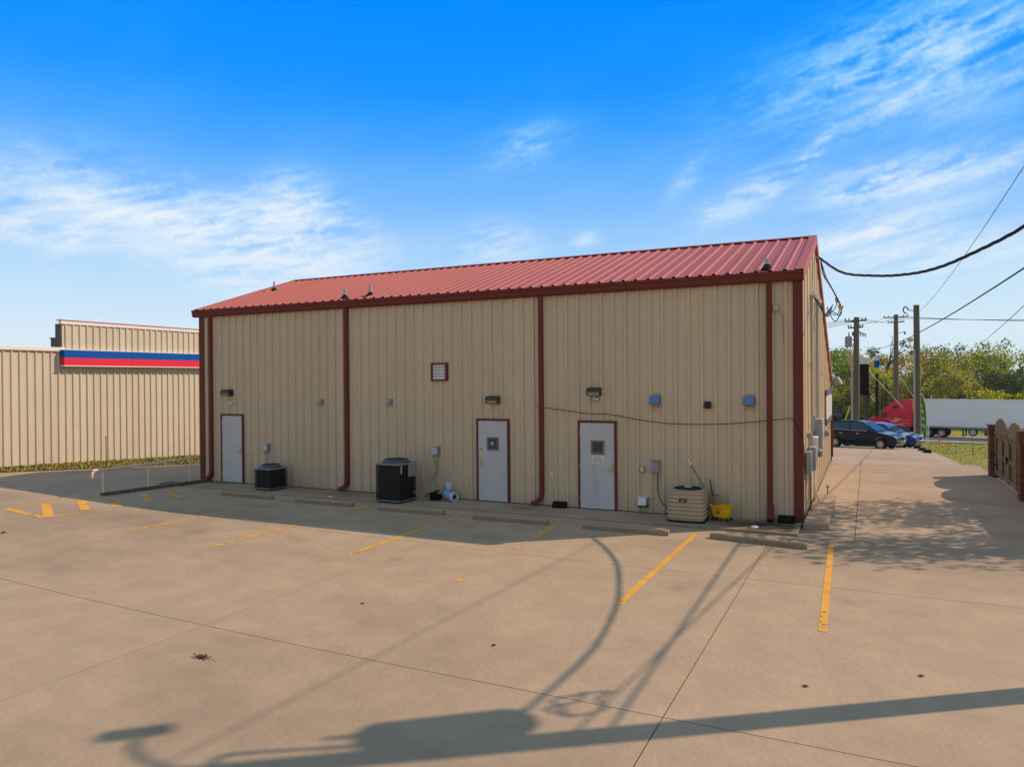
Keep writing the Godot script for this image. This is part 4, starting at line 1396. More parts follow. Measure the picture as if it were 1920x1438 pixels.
func dark_condenser(label: String, at: Vector3, w: float, h: float) -> void:
	var o := thing("condenser_unit", label, "air conditioner", at + Vector3(0, 0.015, 0), 0.0, "air conditioners along the rear wall")
	var r := w / 2
	var base := B.new()
	base.box(Vector3(0, 0.015, 0), Vector3(w - 0.06, 0.03, w - 0.06))
	put("base_pad", base, M.black, o)
	for y in [0.05, h - 0.07]:
		var f := B.new()
		f.box(Vector3(0, y, 0), Vector3(w, 0.035 if y < 0.1 else 0.05, w), Basis(), 0.016)
		put("frame", f, M.unit_frame, o)
	var core := B.new()
	core.box(Vector3(0, h / 2 - 0.01, 0), Vector3(w - 0.055, h - 0.12, w - 0.055), Basis(), 0.03)
	put("coil", core, M.black, o)
	# louvred guards: bars on the two faces seen and on the others
	for s in 4:
		var an := s * PI / 2
		var bs := Basis(Vector3.UP, an)
		var g := B.new()
		var n: int = int((h - 0.16) / 0.021)
		for k in n:
			g.box(bs * Vector3(0, 0.085 + k * 0.021, r - 0.016), Vector3(w - 0.05, 0.007, 0.006) if s % 2 == 0 else Vector3(0.006, 0.007, w - 0.05))
		for q in 5:
			g.box(bs * Vector3((q - 2) * (w - 0.06) / 4.0, h / 2 - 0.01, r - 0.009), Vector3(0.007, h - 0.13, 0.006) if s % 2 == 0 else Vector3(0.006, h - 0.13, 0.007))
		put("guard", g, M.bronze, o)
	for c in [[-1, -1], [1, -1], [1, 1], [-1, 1]]:
		var p := B.new()
		p.box(Vector3(c[0] * (r - 0.013), h / 2, c[1] * (r - 0.013)), Vector3(0.022, h - 0.11, 0.022), Basis(), 0.006)
		put("corner_post", p, M.galv if c[0] > 0 and c[1] < 0 and h > 0.9 else M.black, o)
	var t := B.new()
	t.lathe([Vector2(r * 0.97, h - 0.046), Vector2(r * 0.95, h - 0.02), Vector2(r * 0.8, h + 0.045), Vector2(r * 0.78, h + 0.045), Vector2(r * 0.74, h + 0.0)], Transform3D(), 32)
	put("fan_shroud", t, M.unit_dark, o)
	var gr := B.new()
	for k in 7:
		var rr: float = r * (0.12 + 0.1 * k)
		var pts := []
		for q in 29:
			pts.append(Vector3(rr * cos(TAU * q / 28.0), h + 0.075 - 0.04 * pow(rr / r, 2.0), rr * sin(TAU * q / 28.0)))
		gr.tube(pts, 0.0045, 5, false)
	for k in 8:
		var a := TAU * k / 8.0
		gr.tube([Vector3(0, h + 0.078, 0), Vector3(cos(a) * r * 0.4, h + 0.07, sin(a) * r * 0.4), Vector3(cos(a) * r * 0.79, h + 0.045, sin(a) * r * 0.79)], 0.005, 5)
	put("fan_grille", gr, M.unit_dark, o)
	var fan := B.new()
	fan.lathe([Vector2(0.0, h - 0.01), Vector2(0.08, h - 0.01), Vector2(0.08, h - 0.1)], Transform3D(), 16)
	for k in 4:
		fan.box(Basis(Vector3.UP, k * PI / 2) * Vector3(r * 0.42, h - 0.03, 0), Vector3(r * 0.6, 0.006, 0.16), Basis(Vector3.UP, k * PI / 2) * Basis(Vector3.RIGHT, 0.4))
	put("fan", fan, M.black, o)
	if h > 0.9:
		var bx := B.new()
		bx.box(Vector3(r + 0.035, h * 0.78, -0.1), Vector3(0.06, 0.34, 0.30), Basis(), 0.008)
		put("service_box", bx, M.grey_box, o)
		var st := B.new()
		st.box(Vector3(r + 0.016, h * 0.82, r - 0.03), Vector3(0.004, 0.2, 0.045))
		put("label", st, M.cap_white, o)
		var ls := B.new()
		ls.tube(smooth([Vector3(r, 0.25, -0.2), Vector3(r + 0.25, 0.12, -0.35), Vector3(r + 0.3, 0.6, -0.86), Vector3(r + 0.3, 1.0, -0.87)], 5), 0.013, 8)
		put("refrigerant_line", ls, M.tan, o)

func build_clutter() -> void:
	# mop bucket
	var o := thing("mop_bucket", "yellow mop bucket on casters beside the tan air conditioner", "bucket", Vector3(16.66, 0.05, 0.45), -0.22)
	var bk := B.new()
	var ring := func(w: float, d: float, y: float) -> Array:
		var pts := []
		for k in 20:
			var a := TAU * k / 20.0
			pts.append(Vector3(signf(cos(a)) * pow(absf(cos(a)), 0.45) * w, y, signf(sin(a)) * pow(absf(sin(a)), 0.45) * d))
		return pts
	var prof := [[0.17, 0.11, 0.085], [0.19, 0.125, 0.12], [0.245, 0.155, 0.32], [0.262, 0.172, 0.335], [0.262, 0.172, 0.35], [0.24, 0.15, 0.35], [0.18, 0.115, 0.12]]
	for i in prof.size() - 1:
		var a: Array = ring.call(prof[i][0], prof[i][1], prof[i][2])
		var c: Array = ring.call(prof[i + 1][0], prof[i + 1][1], prof[i + 1][2])
		for k in 20:
			var j := (k + 1) % 20
			var out: Vector3 = Vector3(a[k].x, 0, a[k].z).normalized()
			if i >= 3: out = Vector3.UP
			if i == 5: out = -Vector3(a[k].x, 0, a[k].z).normalized()
			bk.face([a[k], a[j], c[j], c[k]], out)
	bk.face(ring.call(0.17, 0.11, 0.085), Vector3.DOWN)
	bk.face(ring.call(0.18, 0.115, 0.12), Vector3.UP)
	# pouring lip
	bk.face([Vector3(0.235, 0.345, -0.10), Vector3(0.235, 0.345, 0.10), Vector3(0.31, 0.375, 0.05), Vector3(0.31, 0.375, -0.05)], Vector3.UP)
	put("tub", bk, M.yellow, o)
	var wd := B.new()
	var t := TextMesh.new()
	var fnt := SystemFont.new()
	fnt.font_names = PackedStringArray(["Droid Sans"])
	fnt.font_weight = 700
	t.font = fnt
	t.text = "CAUTION"
	t.font_size = 32
	t.pixel_size = 0.0011
	t.depth = 0.003
	var to := put_mesh("lettering", t, M.red_print, o, Vector3(-0.03, 0.285, 0.1585))
	to.rotation.x = -0.15
	var ic := B.new()
	for k in 3:
		var a := PI / 2 + TAU * k / 3.0
		var p := Vector3(cos(a) * 0.045, sin(a) * 0.045, 0)
		var q := Vector3(cos(a + TAU / 3.0) * 0.045, sin(a + TAU / 3.0) * 0.045, 0)
		ic.bar(p, q, 0.003, 0.022, Vector3(0, 0, 1))
	ic.tube([Vector3(0, 0, -0.001), Vector3(0, 0, 0.002)], 0.016, 10)
	var io := put("warning_mark", ic, M.black, o, Vector3(-0.03, 0.205, 0.1465))
	io.rotation.x = -0.15
	for c in [[-0.17, -0.10], [0.17, -0.10], [0.17, 0.10], [-0.17, 0.10]]:
		var w := B.new()
		w.tube([Vector3(c[0] - 0.012, 0.0, c[1]), Vector3(c[0] + 0.012, 0.0, c[1])], 0.036, 14)
		w.box(Vector3(c[0], 0.045, c[1]), Vector3(0.045, 0.05, 0.03), Basis(), 0.006)
		put("caster", w, M.rubber, o)
	# wringer set on the back of the bucket
	var wr := thing("mop_wringer", "tan slotted mop wringer with black lever behind the yellow bucket", "wringer", Vector3(16.42, 0.30, 0.26), -0.22)
	var wb := B.new()
	for s in [[0.0, 0.115, 0.30, 0.012], [0.0, -0.115, 0.30, 0.012]]:
		for k in 7:
			wb.box(Vector3(-0.135 + k * 0.045, 0.13, s[1]), Vector3(0.022, 0.30, 0.012), Basis(Vector3(1, 0, 0), -0.12 * signf(s[1])))
		for yy in [0.0, 0.09, 0.18, 0.27]:
			wb.box(Vector3(0, yy, s[1] * (0.87 + yy * 0.5)), Vector3(0.30, 0.02, 0.014))
	for sx in [-1.0, 1.0]:
		wb.box(Vector3(sx * 0.15, 0.13, 0), Vector3(0.012, 0.30, 0.23))
	put("basket", wb, M.tan, wr)
	var wl := B.new()
	wl.tube([Vector3(0.02, 0.18, 0.0), Vector3(-0.085, 0.62, -0.06)], 0.014, 8)
	put("lever", wl, M.black, wr)
	# mop with a green handle
	var mp := thing("mop", "green-handled mop with white tip leaning in the yellow bucket", "mop", Vector3(16.6, 0.2, 0.42))
	var top := Vector3(15.86, 1.345, 0.20) - Vector3(16.6, 0.2, 0.42)
	var mb := B.new()
	mb.tube([Vector3(0, 0, 0), top * 0.93], 0.0135, 8)
	put("handle", mb, M.green_handle, mp)
	var mt := B.new()
	mt.tube([top * 0.9, top], 0.019, 10)
	put("handle_tip", mt, M.cap_white, mp)
	var mh := B.new()
	rng.seed = 11
	for k in 26:
		var a := rng.randf() * TAU
		var rr := rng.randf_range(0.02, 0.10)
		mh.tube([Vector3(0, 0.09, 0), Vector3(cos(a) * rr * 0.6, 0.06, sin(a) * rr * 0.5), Vector3(cos(a) * rr, -0.04, sin(a) * rr * 0.7)], 0.008, 5)
	put("mop_head", mh, M.tan_light, mp)
	# bait stations
	var bl := ["black box low by the wall left of the notice door", "black box on the ground against the red right corner of the building"]
	var b0: Node3D
	for i in 2:
		var p: Vector3 = [Vector3(12.64, 0.015, 0.14), Vector3(17.98, 0.06, 0.16)][i]
		if i == 1:
			copy(b0, p, 0.0, bl[1], "black boxes by the wall")
			continue
		b0 = thing("bait_station", bl[0], "bait box", p, 0.0, "black boxes by the wall")
		var bb := B.new()
		bb.prism(PackedVector2Array([Vector2(-0.1, 0), Vector2(0.1, 0), Vector2(0.1, 0.06), Vector2(0.05, 0.13), Vector2(-0.1, 0.13)]), 0.34, Transform3D(Basis(Vector3(0, 0, 1), Vector3.UP, Vector3(-1, 0, 0)), Vector3.ZERO))
		put("casing", bb, M.black, b0)
		var bt := B.new()
		bt.box(Vector3(0, 0.136, -0.03), Vector3(0.345, 0.012, 0.14), Basis(), 0.004)
		put("lid", bt, M.rubber, b0)
	# blue pipe elbow
	var pe := thing("pipe_elbow", "pale blue plastic pipe elbow with white open mouth left of middle door", "pipe", Vector3(9.64, 0.015, 0.30))
	var e1 := B.new()
	var arc := []
	for k in 9:
		var a := PI / 2 * k / 8.0
		arc.append(Vector3(-0.14 + 0.14 * (1 - cos(a)), 0.155 + 0.02 * (1.0 - k / 8.0), -0.08 + 0.10 * sin(a)))
	e1.tube(smooth([Vector3(-0.16, 0.30, -0.02), Vector3(-0.17, 0.17, 0.0), Vector3(-0.05, 0.125, 0.06), Vector3(0.1, 0.125, 0.13)], 5), 0.115, 20, false)
	put("bend", e1, M.pipe_blue, pe)
	var e2 := B.new()
	var axf := Transform3D(Basis(Vector3(0, 1, 0), 1.13) * Basis(Vector3(1, 0, 0), PI / 2), Vector3(0.1, 0.128, 0.13))
	e2.lathe([Vector2(0.118, -0.02), Vector2(0.132, 0.0), Vector2(0.132, 0.07), Vector2(0.112, 0.072), Vector2(0.11, -0.02)], axf, 28)
	e2.lathe([Vector2(0.075, 0.03), Vector2(0.093, 0.03), Vector2(0.093, 0.075), Vector2(0.075, 0.075), Vector2(0.072, -0.05)], axf, 28)
	put("mouth_rim", e2, M.pipe_white, pe)
	var e3 := B.new()
	e3.lathe([Vector2(0.0, 0.0), Vector2(0.115, 0.0)], axf, 24)
	put("hollow", e3, M.black, pe)
	var pv := thing("pipe_stub", "upright pale blue pipe stub standing above the pipe elbow", "pipe", Vector3(9.42, 0.20, 0.13))
	var v1 := B.new()
	v1.lathe([Vector2(0.082, 0.0), Vector2(0.082, 0.17), Vector2(0.092, 0.17), Vector2(0.092, 0.25), Vector2(0.075, 0.25), Vector2(0.075, 0.05)], Transform3D(), 22)
	put("pipe_body", v1, M.pipe_white, pv)
	var v2 := B.new()
	v2.lathe([Vector2(0.088, -0.015), Vector2(0.088, 0.012), Vector2(0.082, 0.014)], Transform3D(), 22)
	put("clamp_ring", v2, M.bronze, pv)
	var v3 := B.new()
	v3.lathe([Vector2(0.0, 0.16), Vector2(0.075, 0.16)], Transform3D(), 18)
	put("hollow", v3, M.dark_grey, pv)
	# dark coil of hose
	var hc := thing("hose_coil", "heap of black coiled hose between the tall condenser and pipe elbow", "hose", Vector3(9.16, 0.02, 0.42))
	var h1 := B.new()
	var hp := []
	rng.seed = 4
	for k in 90:
		var a := TAU * k / 16.0
		var rr := 0.15 - 0.03 * sin(k * 0.37)
		hp.append(Vector3(cos(a) * rr, 0.018 + 0.0016 * k + 0.008 * sin(k * 1.7), sin(a) * rr * 0.9))
	h1.tube(hp, 0.019, 7)
	h1.tube(smooth([hp[89], Vector3(0.02, 0.24, 0.0), Vector3(-0.06, 0.2, -0.05), Vector3(-0.2, 0.16, -0.1), Vector3(-0.36, 0.10, -0.05)], 5), 0.018, 7)
	put("hose_loops", h1, M.black, hc)
	var h2 := B.new()
	h2.box(Vector3(0.06, 0.22, 0.03), Vector3(0.2, 0.045, 0.05), Basis(Vector3(0, 0, 1), 0.6), 0.01)
	put("nozzle", h2, M.black, hc)
	# tilted manhole-like floor patch and cleanout cap by the corner
	var co := thing("cleanout_cap", "small round white cleanout cap in the stained concrete near right corner", "cap", on(17.42, 0.95, 0.06))
	var c1 := B.new()
	c1.lathe([Vector2(0.0, 0.022), Vector2(0.06, 0.022), Vector2(0.075, 0.012), Vector2(0.09, 0.0)], Transform3D(), 20)
	put("cap_disc", c1, M.cap_white, co)
	var dp := thing("drain_cap", "small pale cap in the walkway below the second downspout", "cap", on(6.15, 1.05, 0.013))
	var d1 := B.new()
	d1.lathe([Vector2(0.0, 0.016), Vector2(0.05, 0.016), Vector2(0.07, 0.0)], Transform3D(), 16)
	put("cap_disc", d1, M.cap_white, dp)
	# wheel stops
	var sl := ["weathered concrete wheel stop nearest the hatched strip", "weathered concrete wheel stop in front of the short dark condenser's right side", "weathered concrete wheel stop before the tall dark condenser", "weathered concrete wheel stop before the middle door", "concrete wheel stop before the notice door with its right end sunlit", "sunlit concrete wheel stop before the right corner, set askew"]
	var st := [[3.0, 4.95, 2.045, 2.03], [5.82, 7.7, 2.125, 2.12], [8.61, 10.46, 2.225, 2.205], [11.36, 13.18, 2.32, 2.28], [14.07, 15.88, 2.33, 2.30], [16.75, 18.55, 2.19, 2.455]]
	var s0: Node3D
	for i in 6:
		var q: Array = st[i]
		var a := on(q[0], q[2] - 0.08)
		var c := on(q[1], q[3] - 0.08)
		var ang := atan2(-(c.z - a.z), c.x - a.x)
		if i == 0:
			s0 = make_stop(sl[0], (a + c) * 0.5, ang)
		else:
			copy(s0, (a + c) * 0.5, ang, sl[i], "wheel stops along the rear bays")
	# leaf litter
	var lf := thing("leaf_clump", "small clump of dead brown leaves and twigs on the open concrete", "leaves", on(12.56, 11.06))
	rng.seed = 8
	var l1 := B.new()
	for k in 34:
		var p := Vector3(rng.randfn(0, 0.045), rng.randf_range(0.005, 0.025), rng.randfn(0, 0.025))
		var an := rng.randf() * TAU
		var u := Vector3(cos(an), rng.randf_range(-0.3, 0.3), sin(an)) * 0.026
		var w := Vector3(-sin(an), rng.randf_range(-0.2, 0.4), cos(an)) * 0.016
		l1.face([p - u, p + w, p + u, p - w], Vector3.UP)
	put("dead_leaves", l1, M.dead_leaf, lf)
	var l2 := B.new()
	l2.tube([Vector3(0.02, 0.012, 0), Vector3(0.12, 0.012, 0.01), Vector3(0.26, 0.006, 0.02)], 0.002, 5)
	l2.tube([Vector3(0, 0.02, 0), Vector3(-0.06, 0.015, 0.04), Vector3(-0.1, 0.006, 0.07)], 0.002, 5)
	put("twig", l2, M.dead_leaf, lf)
	for q in [[3.0, 7.84, "dark clod lying near the left edge of the car park"], [17.9, 12.0, "tiny curled dead leaf on the slab joint near the camera"], [19.0, 9.0, "tiny curled dead leaf right of the long slab joint"], [15.5, 9.3, "tiny dead leaf left of the long cable shadow"], [20.1, 8.2, "tiny dead leaf near the right edge of the open concrete"], [13.0, 8.6, "tiny dark leaf in the middle of the open concrete"]]:
		var e := thing("dead_leaf", q[2], "leaf", on(q[0], q[1]))
		var eb := B.new()
		var sc := 1.0 if q[0] > 5.0 else 2.2
		eb.face([Vector3(-0.04, 0.01, 0) * sc, Vector3(0.0, 0.004, 0.02) * sc, Vector3(0.045, 0.016, 0.0) * sc, Vector3(0.0, 0.02, -0.016) * sc], Vector3.UP)
		eb.face([Vector3(-0.03, 0.012, 0.01) * sc, Vector3(0.01, 0.02, 0.02) * sc, Vector3(0.02, 0.03, -0.01) * sc], Vector3.UP)
		put("leaf_blade", eb, M.dead_leaf, e)

func make_stop(label: String, at: Vector3, ang: float) -> Node3D:
	var o := thing("wheel_stop", label, "wheel stop", at, ang, "wheel stops along the rear bays")
	rng.seed = 15
	var b := B.new()
	var L := 0.93
	var n := 16
	var prof := [Vector2(-0.085, 0.0), Vector2(-0.08, 0.09), Vector2(-0.055, 0.12), Vector2(0.055, 0.12), Vector2(0.08, 0.09), Vector2(0.085, 0.0)]
	var grid := []
	for i in n + 1:
		var x := lerpf(-L, L, float(i) / n)
		var row := []
		var sc := 1.0 if i > 0 and i < n else 0.86
		for p in prof:
			row.append(Vector3(x, p.y * (sc if p.y > 0 else 1.0) + (rng.randf_range(-0.006, 0.003) if p.y > 0.05 else 0.0), p.x * sc + (rng.randf_range(-0.005, 0.005) if p.y > 0.05 else 0.0)))
		grid.append(row)
	for i in n:
		for j in prof.size() - 1:
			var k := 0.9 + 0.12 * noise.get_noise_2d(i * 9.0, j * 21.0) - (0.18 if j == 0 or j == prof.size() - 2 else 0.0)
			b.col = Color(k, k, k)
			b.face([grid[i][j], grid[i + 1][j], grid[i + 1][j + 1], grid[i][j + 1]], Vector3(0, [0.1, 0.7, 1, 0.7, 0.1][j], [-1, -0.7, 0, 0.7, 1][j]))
	b.face(grid[0], Vector3(-1, 0, 0))
	b.face(grid[n], Vector3(1, 0, 0))
	put("stop_body", b, M.stop, o)
	for x in [-0.6, 0.6]:
		var p := B.new()
		p.tube([Vector3(x, 0.11, 0), Vector3(x, 0.126, 0)], 0.014, 8)
		put("anchor_pin", p, M.bronze, o)
	return o

func build_rail() -> void:
	var o := thing("handrail", "cream painted pipe handrail on three posts by the left corner", "handrail", Vector3(0.36, 0.0, 0.0))
	var h := 0.80
	var r := B.new()
	r.tube(smooth([Vector3(0, 0.58, 4.03), Vector3(0, 0.73, 4.03), Vector3(0, 0.79, 3.97), Vector3(0, h, 3.86), Vector3(0, h, 2.2), Vector3(0, h + 0.03, 0.62), Vector3(0, h + 0.02, 0.53), Vector3(0, 0.76, 0.46), Vector3(0, 0.65, 0.455)], 5), 0.037, 10)
	put("top_rail", r, M.rail, o)
	for z in [3.71, 2.28, 0.80]:
		var p := B.new()
		p.tube([Vector3(0, -0.05, z), Vector3(0, h, z)], 0.032, 10)
		put("post", p, M.rail, o)
	var s := thing("metal_stake", "thin black metal stake standing by the neighbour's grass strip", "stake", on(-6.92, -1.53))
	var b := B.new()
	b.tube([Vector3(0, -0.1, 0), Vector3(-0.01, 1.22, 0)], 0.016, 6)
	b.tube([Vector3(-0.01, 1.22, 0), Vector3(-0.01, 1.24, 0)], 0.022, 6)
	put("rod", b, M.black, s)

func build_roof_pipes() -> void:
	var q := [[5.80, 0.30, 0.045, "grey vent pipe on the roof edge, left of a neighbouring pair"], [6.60, 0.34, 0.045, "grey vent pipe on the roof edge, right of a neighbouring pair"], [17.58, 0.24, 0.055, "grey vent pipe near the right end of the red roof"], [0.61, 0.32, 0.03, "thin vent pipe at the left end of the red roof"]]
	var z := [-0.1, -0.25, -0.12, -2.68]
	for i in 4:
		var y: float = 5.555 + (RIDGE_Y + 0.035 - 5.555) * (0.13 - z[i]) / (0.13 - RIDGE_Z)
		var o := thing("roof_vent_pipe", q[i][3], "vent pipe", Vector3(q[i][0], y, z[i]), 0.0, "vent pipes on the red roof")
		var b := B.new()
		b.lathe([Vector2(0.0, q[i][1]), Vector2(q[i][2] * 0.8, q[i][1]), Vector2(q[i][2], q[i][1]), Vector2(q[i][2], 0.0)], Transform3D(), 16)
		put("pipe_body", b, M.galv, o)
		var f := B.new()
		f.lathe([Vector2(q[i][2] + 0.004, 0.12), Vector2(q[i][2] + 0.03, 0.07), Vector2(0.12, 0.03), Vector2(0.16, -0.02), Vector2(0.17, -0.06)], Transform3D(), 18)
		put("boot", f, M.rubber, o)

# ---------------------------------------------------------------- meters and conduits on the gable wall
func build_utilities() -> void:
	var W := LEN
	var mast := func(label: String, z: float, y0: float, y1: float, r: float) -> void:
		var o := thing("service_mast", label, "conduit", Vector3(W + 0.075, 0, z))
		var b := B.new()
		b.tube([Vector3(0, y0, 0), Vector3(0, y1, 0)], r, 10)
		put("conduit", b, M.galv, o)
		for yy in [y0 + 0.5, lerpf(y0, y1, 0.55), y1 - 0.3]:
			var s := B.new()
			s.box(Vector3(-0.02, yy, 0), Vector3(0.06, 0.03, r * 2 + 0.05))
			put("clamp", s, M.galv, o)
		var h := B.new()
		h.lathe([Vector2(0.0, 0.13), Vector2(0.05, 0.12), Vector2(0.085, 0.06), Vector2(0.085, 0.0), Vector2(r, -0.03)], Transform3D(Basis(Vector3(0, 0, 1), -0.5), Vector3(0.02, y1, 0)), 14)
		put("weatherhead", h, M.light_grey, o)
		for k in 3:
			var c := B.new()
			var fin := Vector3(18.66 + 0.05 * k - W - 0.075, 5.02 + 0.07 * k, -4.28 - z)
			c.tube(smooth([Vector3(0.05, y1 - 0.02, 0), Vector3(0.13, y1 - 0.10 - 0.03 * k, -0.06), Vector3(0.05, y1 - 0.2, 0).lerp(fin, 0.6) + Vector3(0.02, -0.16 - 0.05 * k, 0), fin], 6), 0.011, 6)
			put("service_lead", c, M.cable, o)
	mast.call("slim grey conduit with weatherhead nearest the right corner, side wall", -2.2, 1.55, 5.20, 0.026)
	mast.call("grey conduit with weatherhead farther along the side wall, above the tall panel", -4.4, 2.1, 5.22, 0.036)
	var gb := func(label: String, z: float, zl: float, x1: float, y0: float, y1: float, m: Material) -> Node3D:
		var o := thing("meter_box", label, "electrical box", Vector3(W, 0, z))
		var b := B.new()
		b.box(Vector3((x1 - W) / 2 + 0.02, (y0 + y1) / 2, 0), Vector3(x1 - W - 0.03, y1 - y0, zl), Basis(), 0.012)
		put("casing", b, m, o)
		var c := B.new()
		c.box(Vector3(x1 - W - 0.002, (y0 + y1) / 2, 0), Vector3(0.018, (y1 - y0) * 0.94, zl * 0.92), Basis(), 0.006)
		put("cover", c, M.grey_box, o)
		return o
	gb.call("grey electrical box nearest the red right corner on the side wall", -0.9, 0.30, 18.43, 1.02, 1.53, M.grey_box)
	gb.call("grey electrical box second from the red corner on the side wall", -1.65, 0.35, 18.48, 1.02, 1.57, M.grey_box)
	var mt: Node3D = gb.call("pale meter socket box with round glass meter on the side wall", -2.5, 0.35, 18.47, 1.14, 1.75, M.cap_white)
	var gm := B.new()
	gm.lathe([Vector2(0.0, 0.11), Vector2(0.07, 0.10), Vector2(0.09, 0.06), Vector2(0.09, 0.0)], Transform3D(Basis(Vector3(0, 0, 1), -PI / 2), Vector3(0.19, 1.36, 0)), 18)
	put("meter", gm, M.grey_box, mt)
	var tp: Node3D = gb.call("tall pale electrical panel with a round meter, farthest along side wall", -3.95, 0.6, 18.51, 1.13, 2.12, M.grey_box)
	var tm := B.new()
	tm.lathe([Vector2(0.0, 0.12), Vector2(0.07, 0.11), Vector2(0.09, 0.06), Vector2(0.09, 0.0)], Transform3D(Basis(Vector3(0, 0, 1), -PI / 2), Vector3(0.27, 1.75, 0.05)), 18)
	put("meter", tm, M.grey_box, tp)
	var small := [["small dark junction box with loose leads on side wall", -1.5, 1.85, 0.10, 0.12], ["tiny conduit body clamped higher up the side wall", -3.2, 2.2, 0.08, 0.08]]
	for q in small:
		var o := thing("conduit_body", q[0], "conduit fitting", Vector3(W + 0.06, q[2], q[1]))
		var b := B.new()
		b.box(Vector3.ZERO, Vector3(q[3], q[4], 0.09), Basis(), 0.01)
		put("casing", b, M.grey_box, o)
		var c := B.new()
		c.tube([Vector3(0, 0, 0), Vector3(0, -0.35, 0.0)], 0.013, 8)
		put("nipple", c, M.galv, o)
	# pipes down to the pad
	var dn := [["dark conduit running down the side wall to the utility pad", -1.3, [Vector3(0.08, 1.05, 0), Vector3(0.085, 0.5, 0), Vector3(0.09, 0.10, 0.0)], 0.016, "dark_grey"], ["white plastic pipe bending outward into the utility pad", -2.6, [Vector3(0.10, 1.15, 0), Vector3(0.10, 0.55, 0), Vector3(0.12, 0.36, -0.02), Vector3(0.19, 0.16, -0.05), Vector3(0.2, 0.08, -0.05)], 0.028, "cap_white"], ["second pale pipe running down beside the bending white pipe", -2.85, [Vector3(0.10, 1.15, 0), Vector3(0.10, 0.10, 0)], 0.022, "light_grey"], ["loose grey hose hanging down by the red right corner", -0.5, [Vector3(0.07, 1.1, -0.3), Vector3(0.06, 0.9, -0.1), Vector3(0.05, 0.55, 0.05), Vector3(0.07, 0.3, 0.05), Vector3(0.09, 0.12, 0.0)], 0.012, "grey_box"]]
	for q in dn:
		var o := thing("wall_pipe", q[0], "pipe", Vector3(W, 0, q[1]))
		var b := B.new()
		b.tube(smooth(q[2], 5), q[3], 9)
		put("pipe_run", b, M[q[4]], o)
	var bb := thing("ground_valve", "small dark spigot standing on the utility pad end", "valve", Vector3(18.62, 0.09, -4.1))
	var b1 := B.new()
	b1.tube([Vector3(0, 0, 0), Vector3(0, 0.22, 0)], 0.012, 8)
	b1.bar(Vector3(-0.04, 0.2, 0), Vector3(0.04, 0.2, 0), 0.02, 0.02)
	put("stem", b1, M.bronze, bb)
	var b2 := B.new()
	b2.tube([Vector3(-0.05, 0.24, 0), Vector3(0.05, 0.24, 0)], 0.01, 6)
	put("handle", b2, M.bronze, bb)
	# flood lamp on the far corner
	var fl := thing("flood_lamp", "grey round floodlight on the far end of the side wall", "lamp", Vector3(W + 0.03, 2.95, -13.2))
	var f1 := B.new()
	f1.tube([Vector3(0, 0.05, 0), Vector3(0.18, 0.1, 0.0)], 0.03, 8)
	put("arm", f1, M.light_grey, fl)
	var f2 := B.new()
	f2.lathe([Vector2(0.0, 0.2), Vector2(0.14, 0.18), Vector2(0.17, 0.02), Vector2(0.19, -0.12)], Transform3D(Basis(Vector3(0, 0, 1), 0.35), Vector3(0.22, 0.07, 0)), 18)
	put("shade", f2, M.grey_box, fl)
	var f3 := B.new()
	f3.lathe([Vector2(0.0, -0.1), Vector2(0.185, -0.11)], Transform3D(Basis(Vector3(0, 0, 1), 0.35), Vector3(0.22, 0.07, 0)), 18)
	put("lens", f3, M.cap_white, fl)

# ---------------------------------------------------------------- poles and wires
func hang(a: Vector3, c: Vector3, sag: float, n := 24) -> Array:
	var pts := []
	for i in n + 1:
		var t := float(i) / n
		pts.append(a.lerp(c, t) - Vector3(0, sag * 4.0 * t * (1.0 - t), 0))
	return pts

func wire(label: String, a: Vector3, c: Vector3, sag: float, r: float, m: Material, called := "overhead_wire", group := "") -> void:
	var b := B.new()
	b.tube(hang(a, c, sag), r, 5)
	tag(put(called, b, m), label, "wire", group)

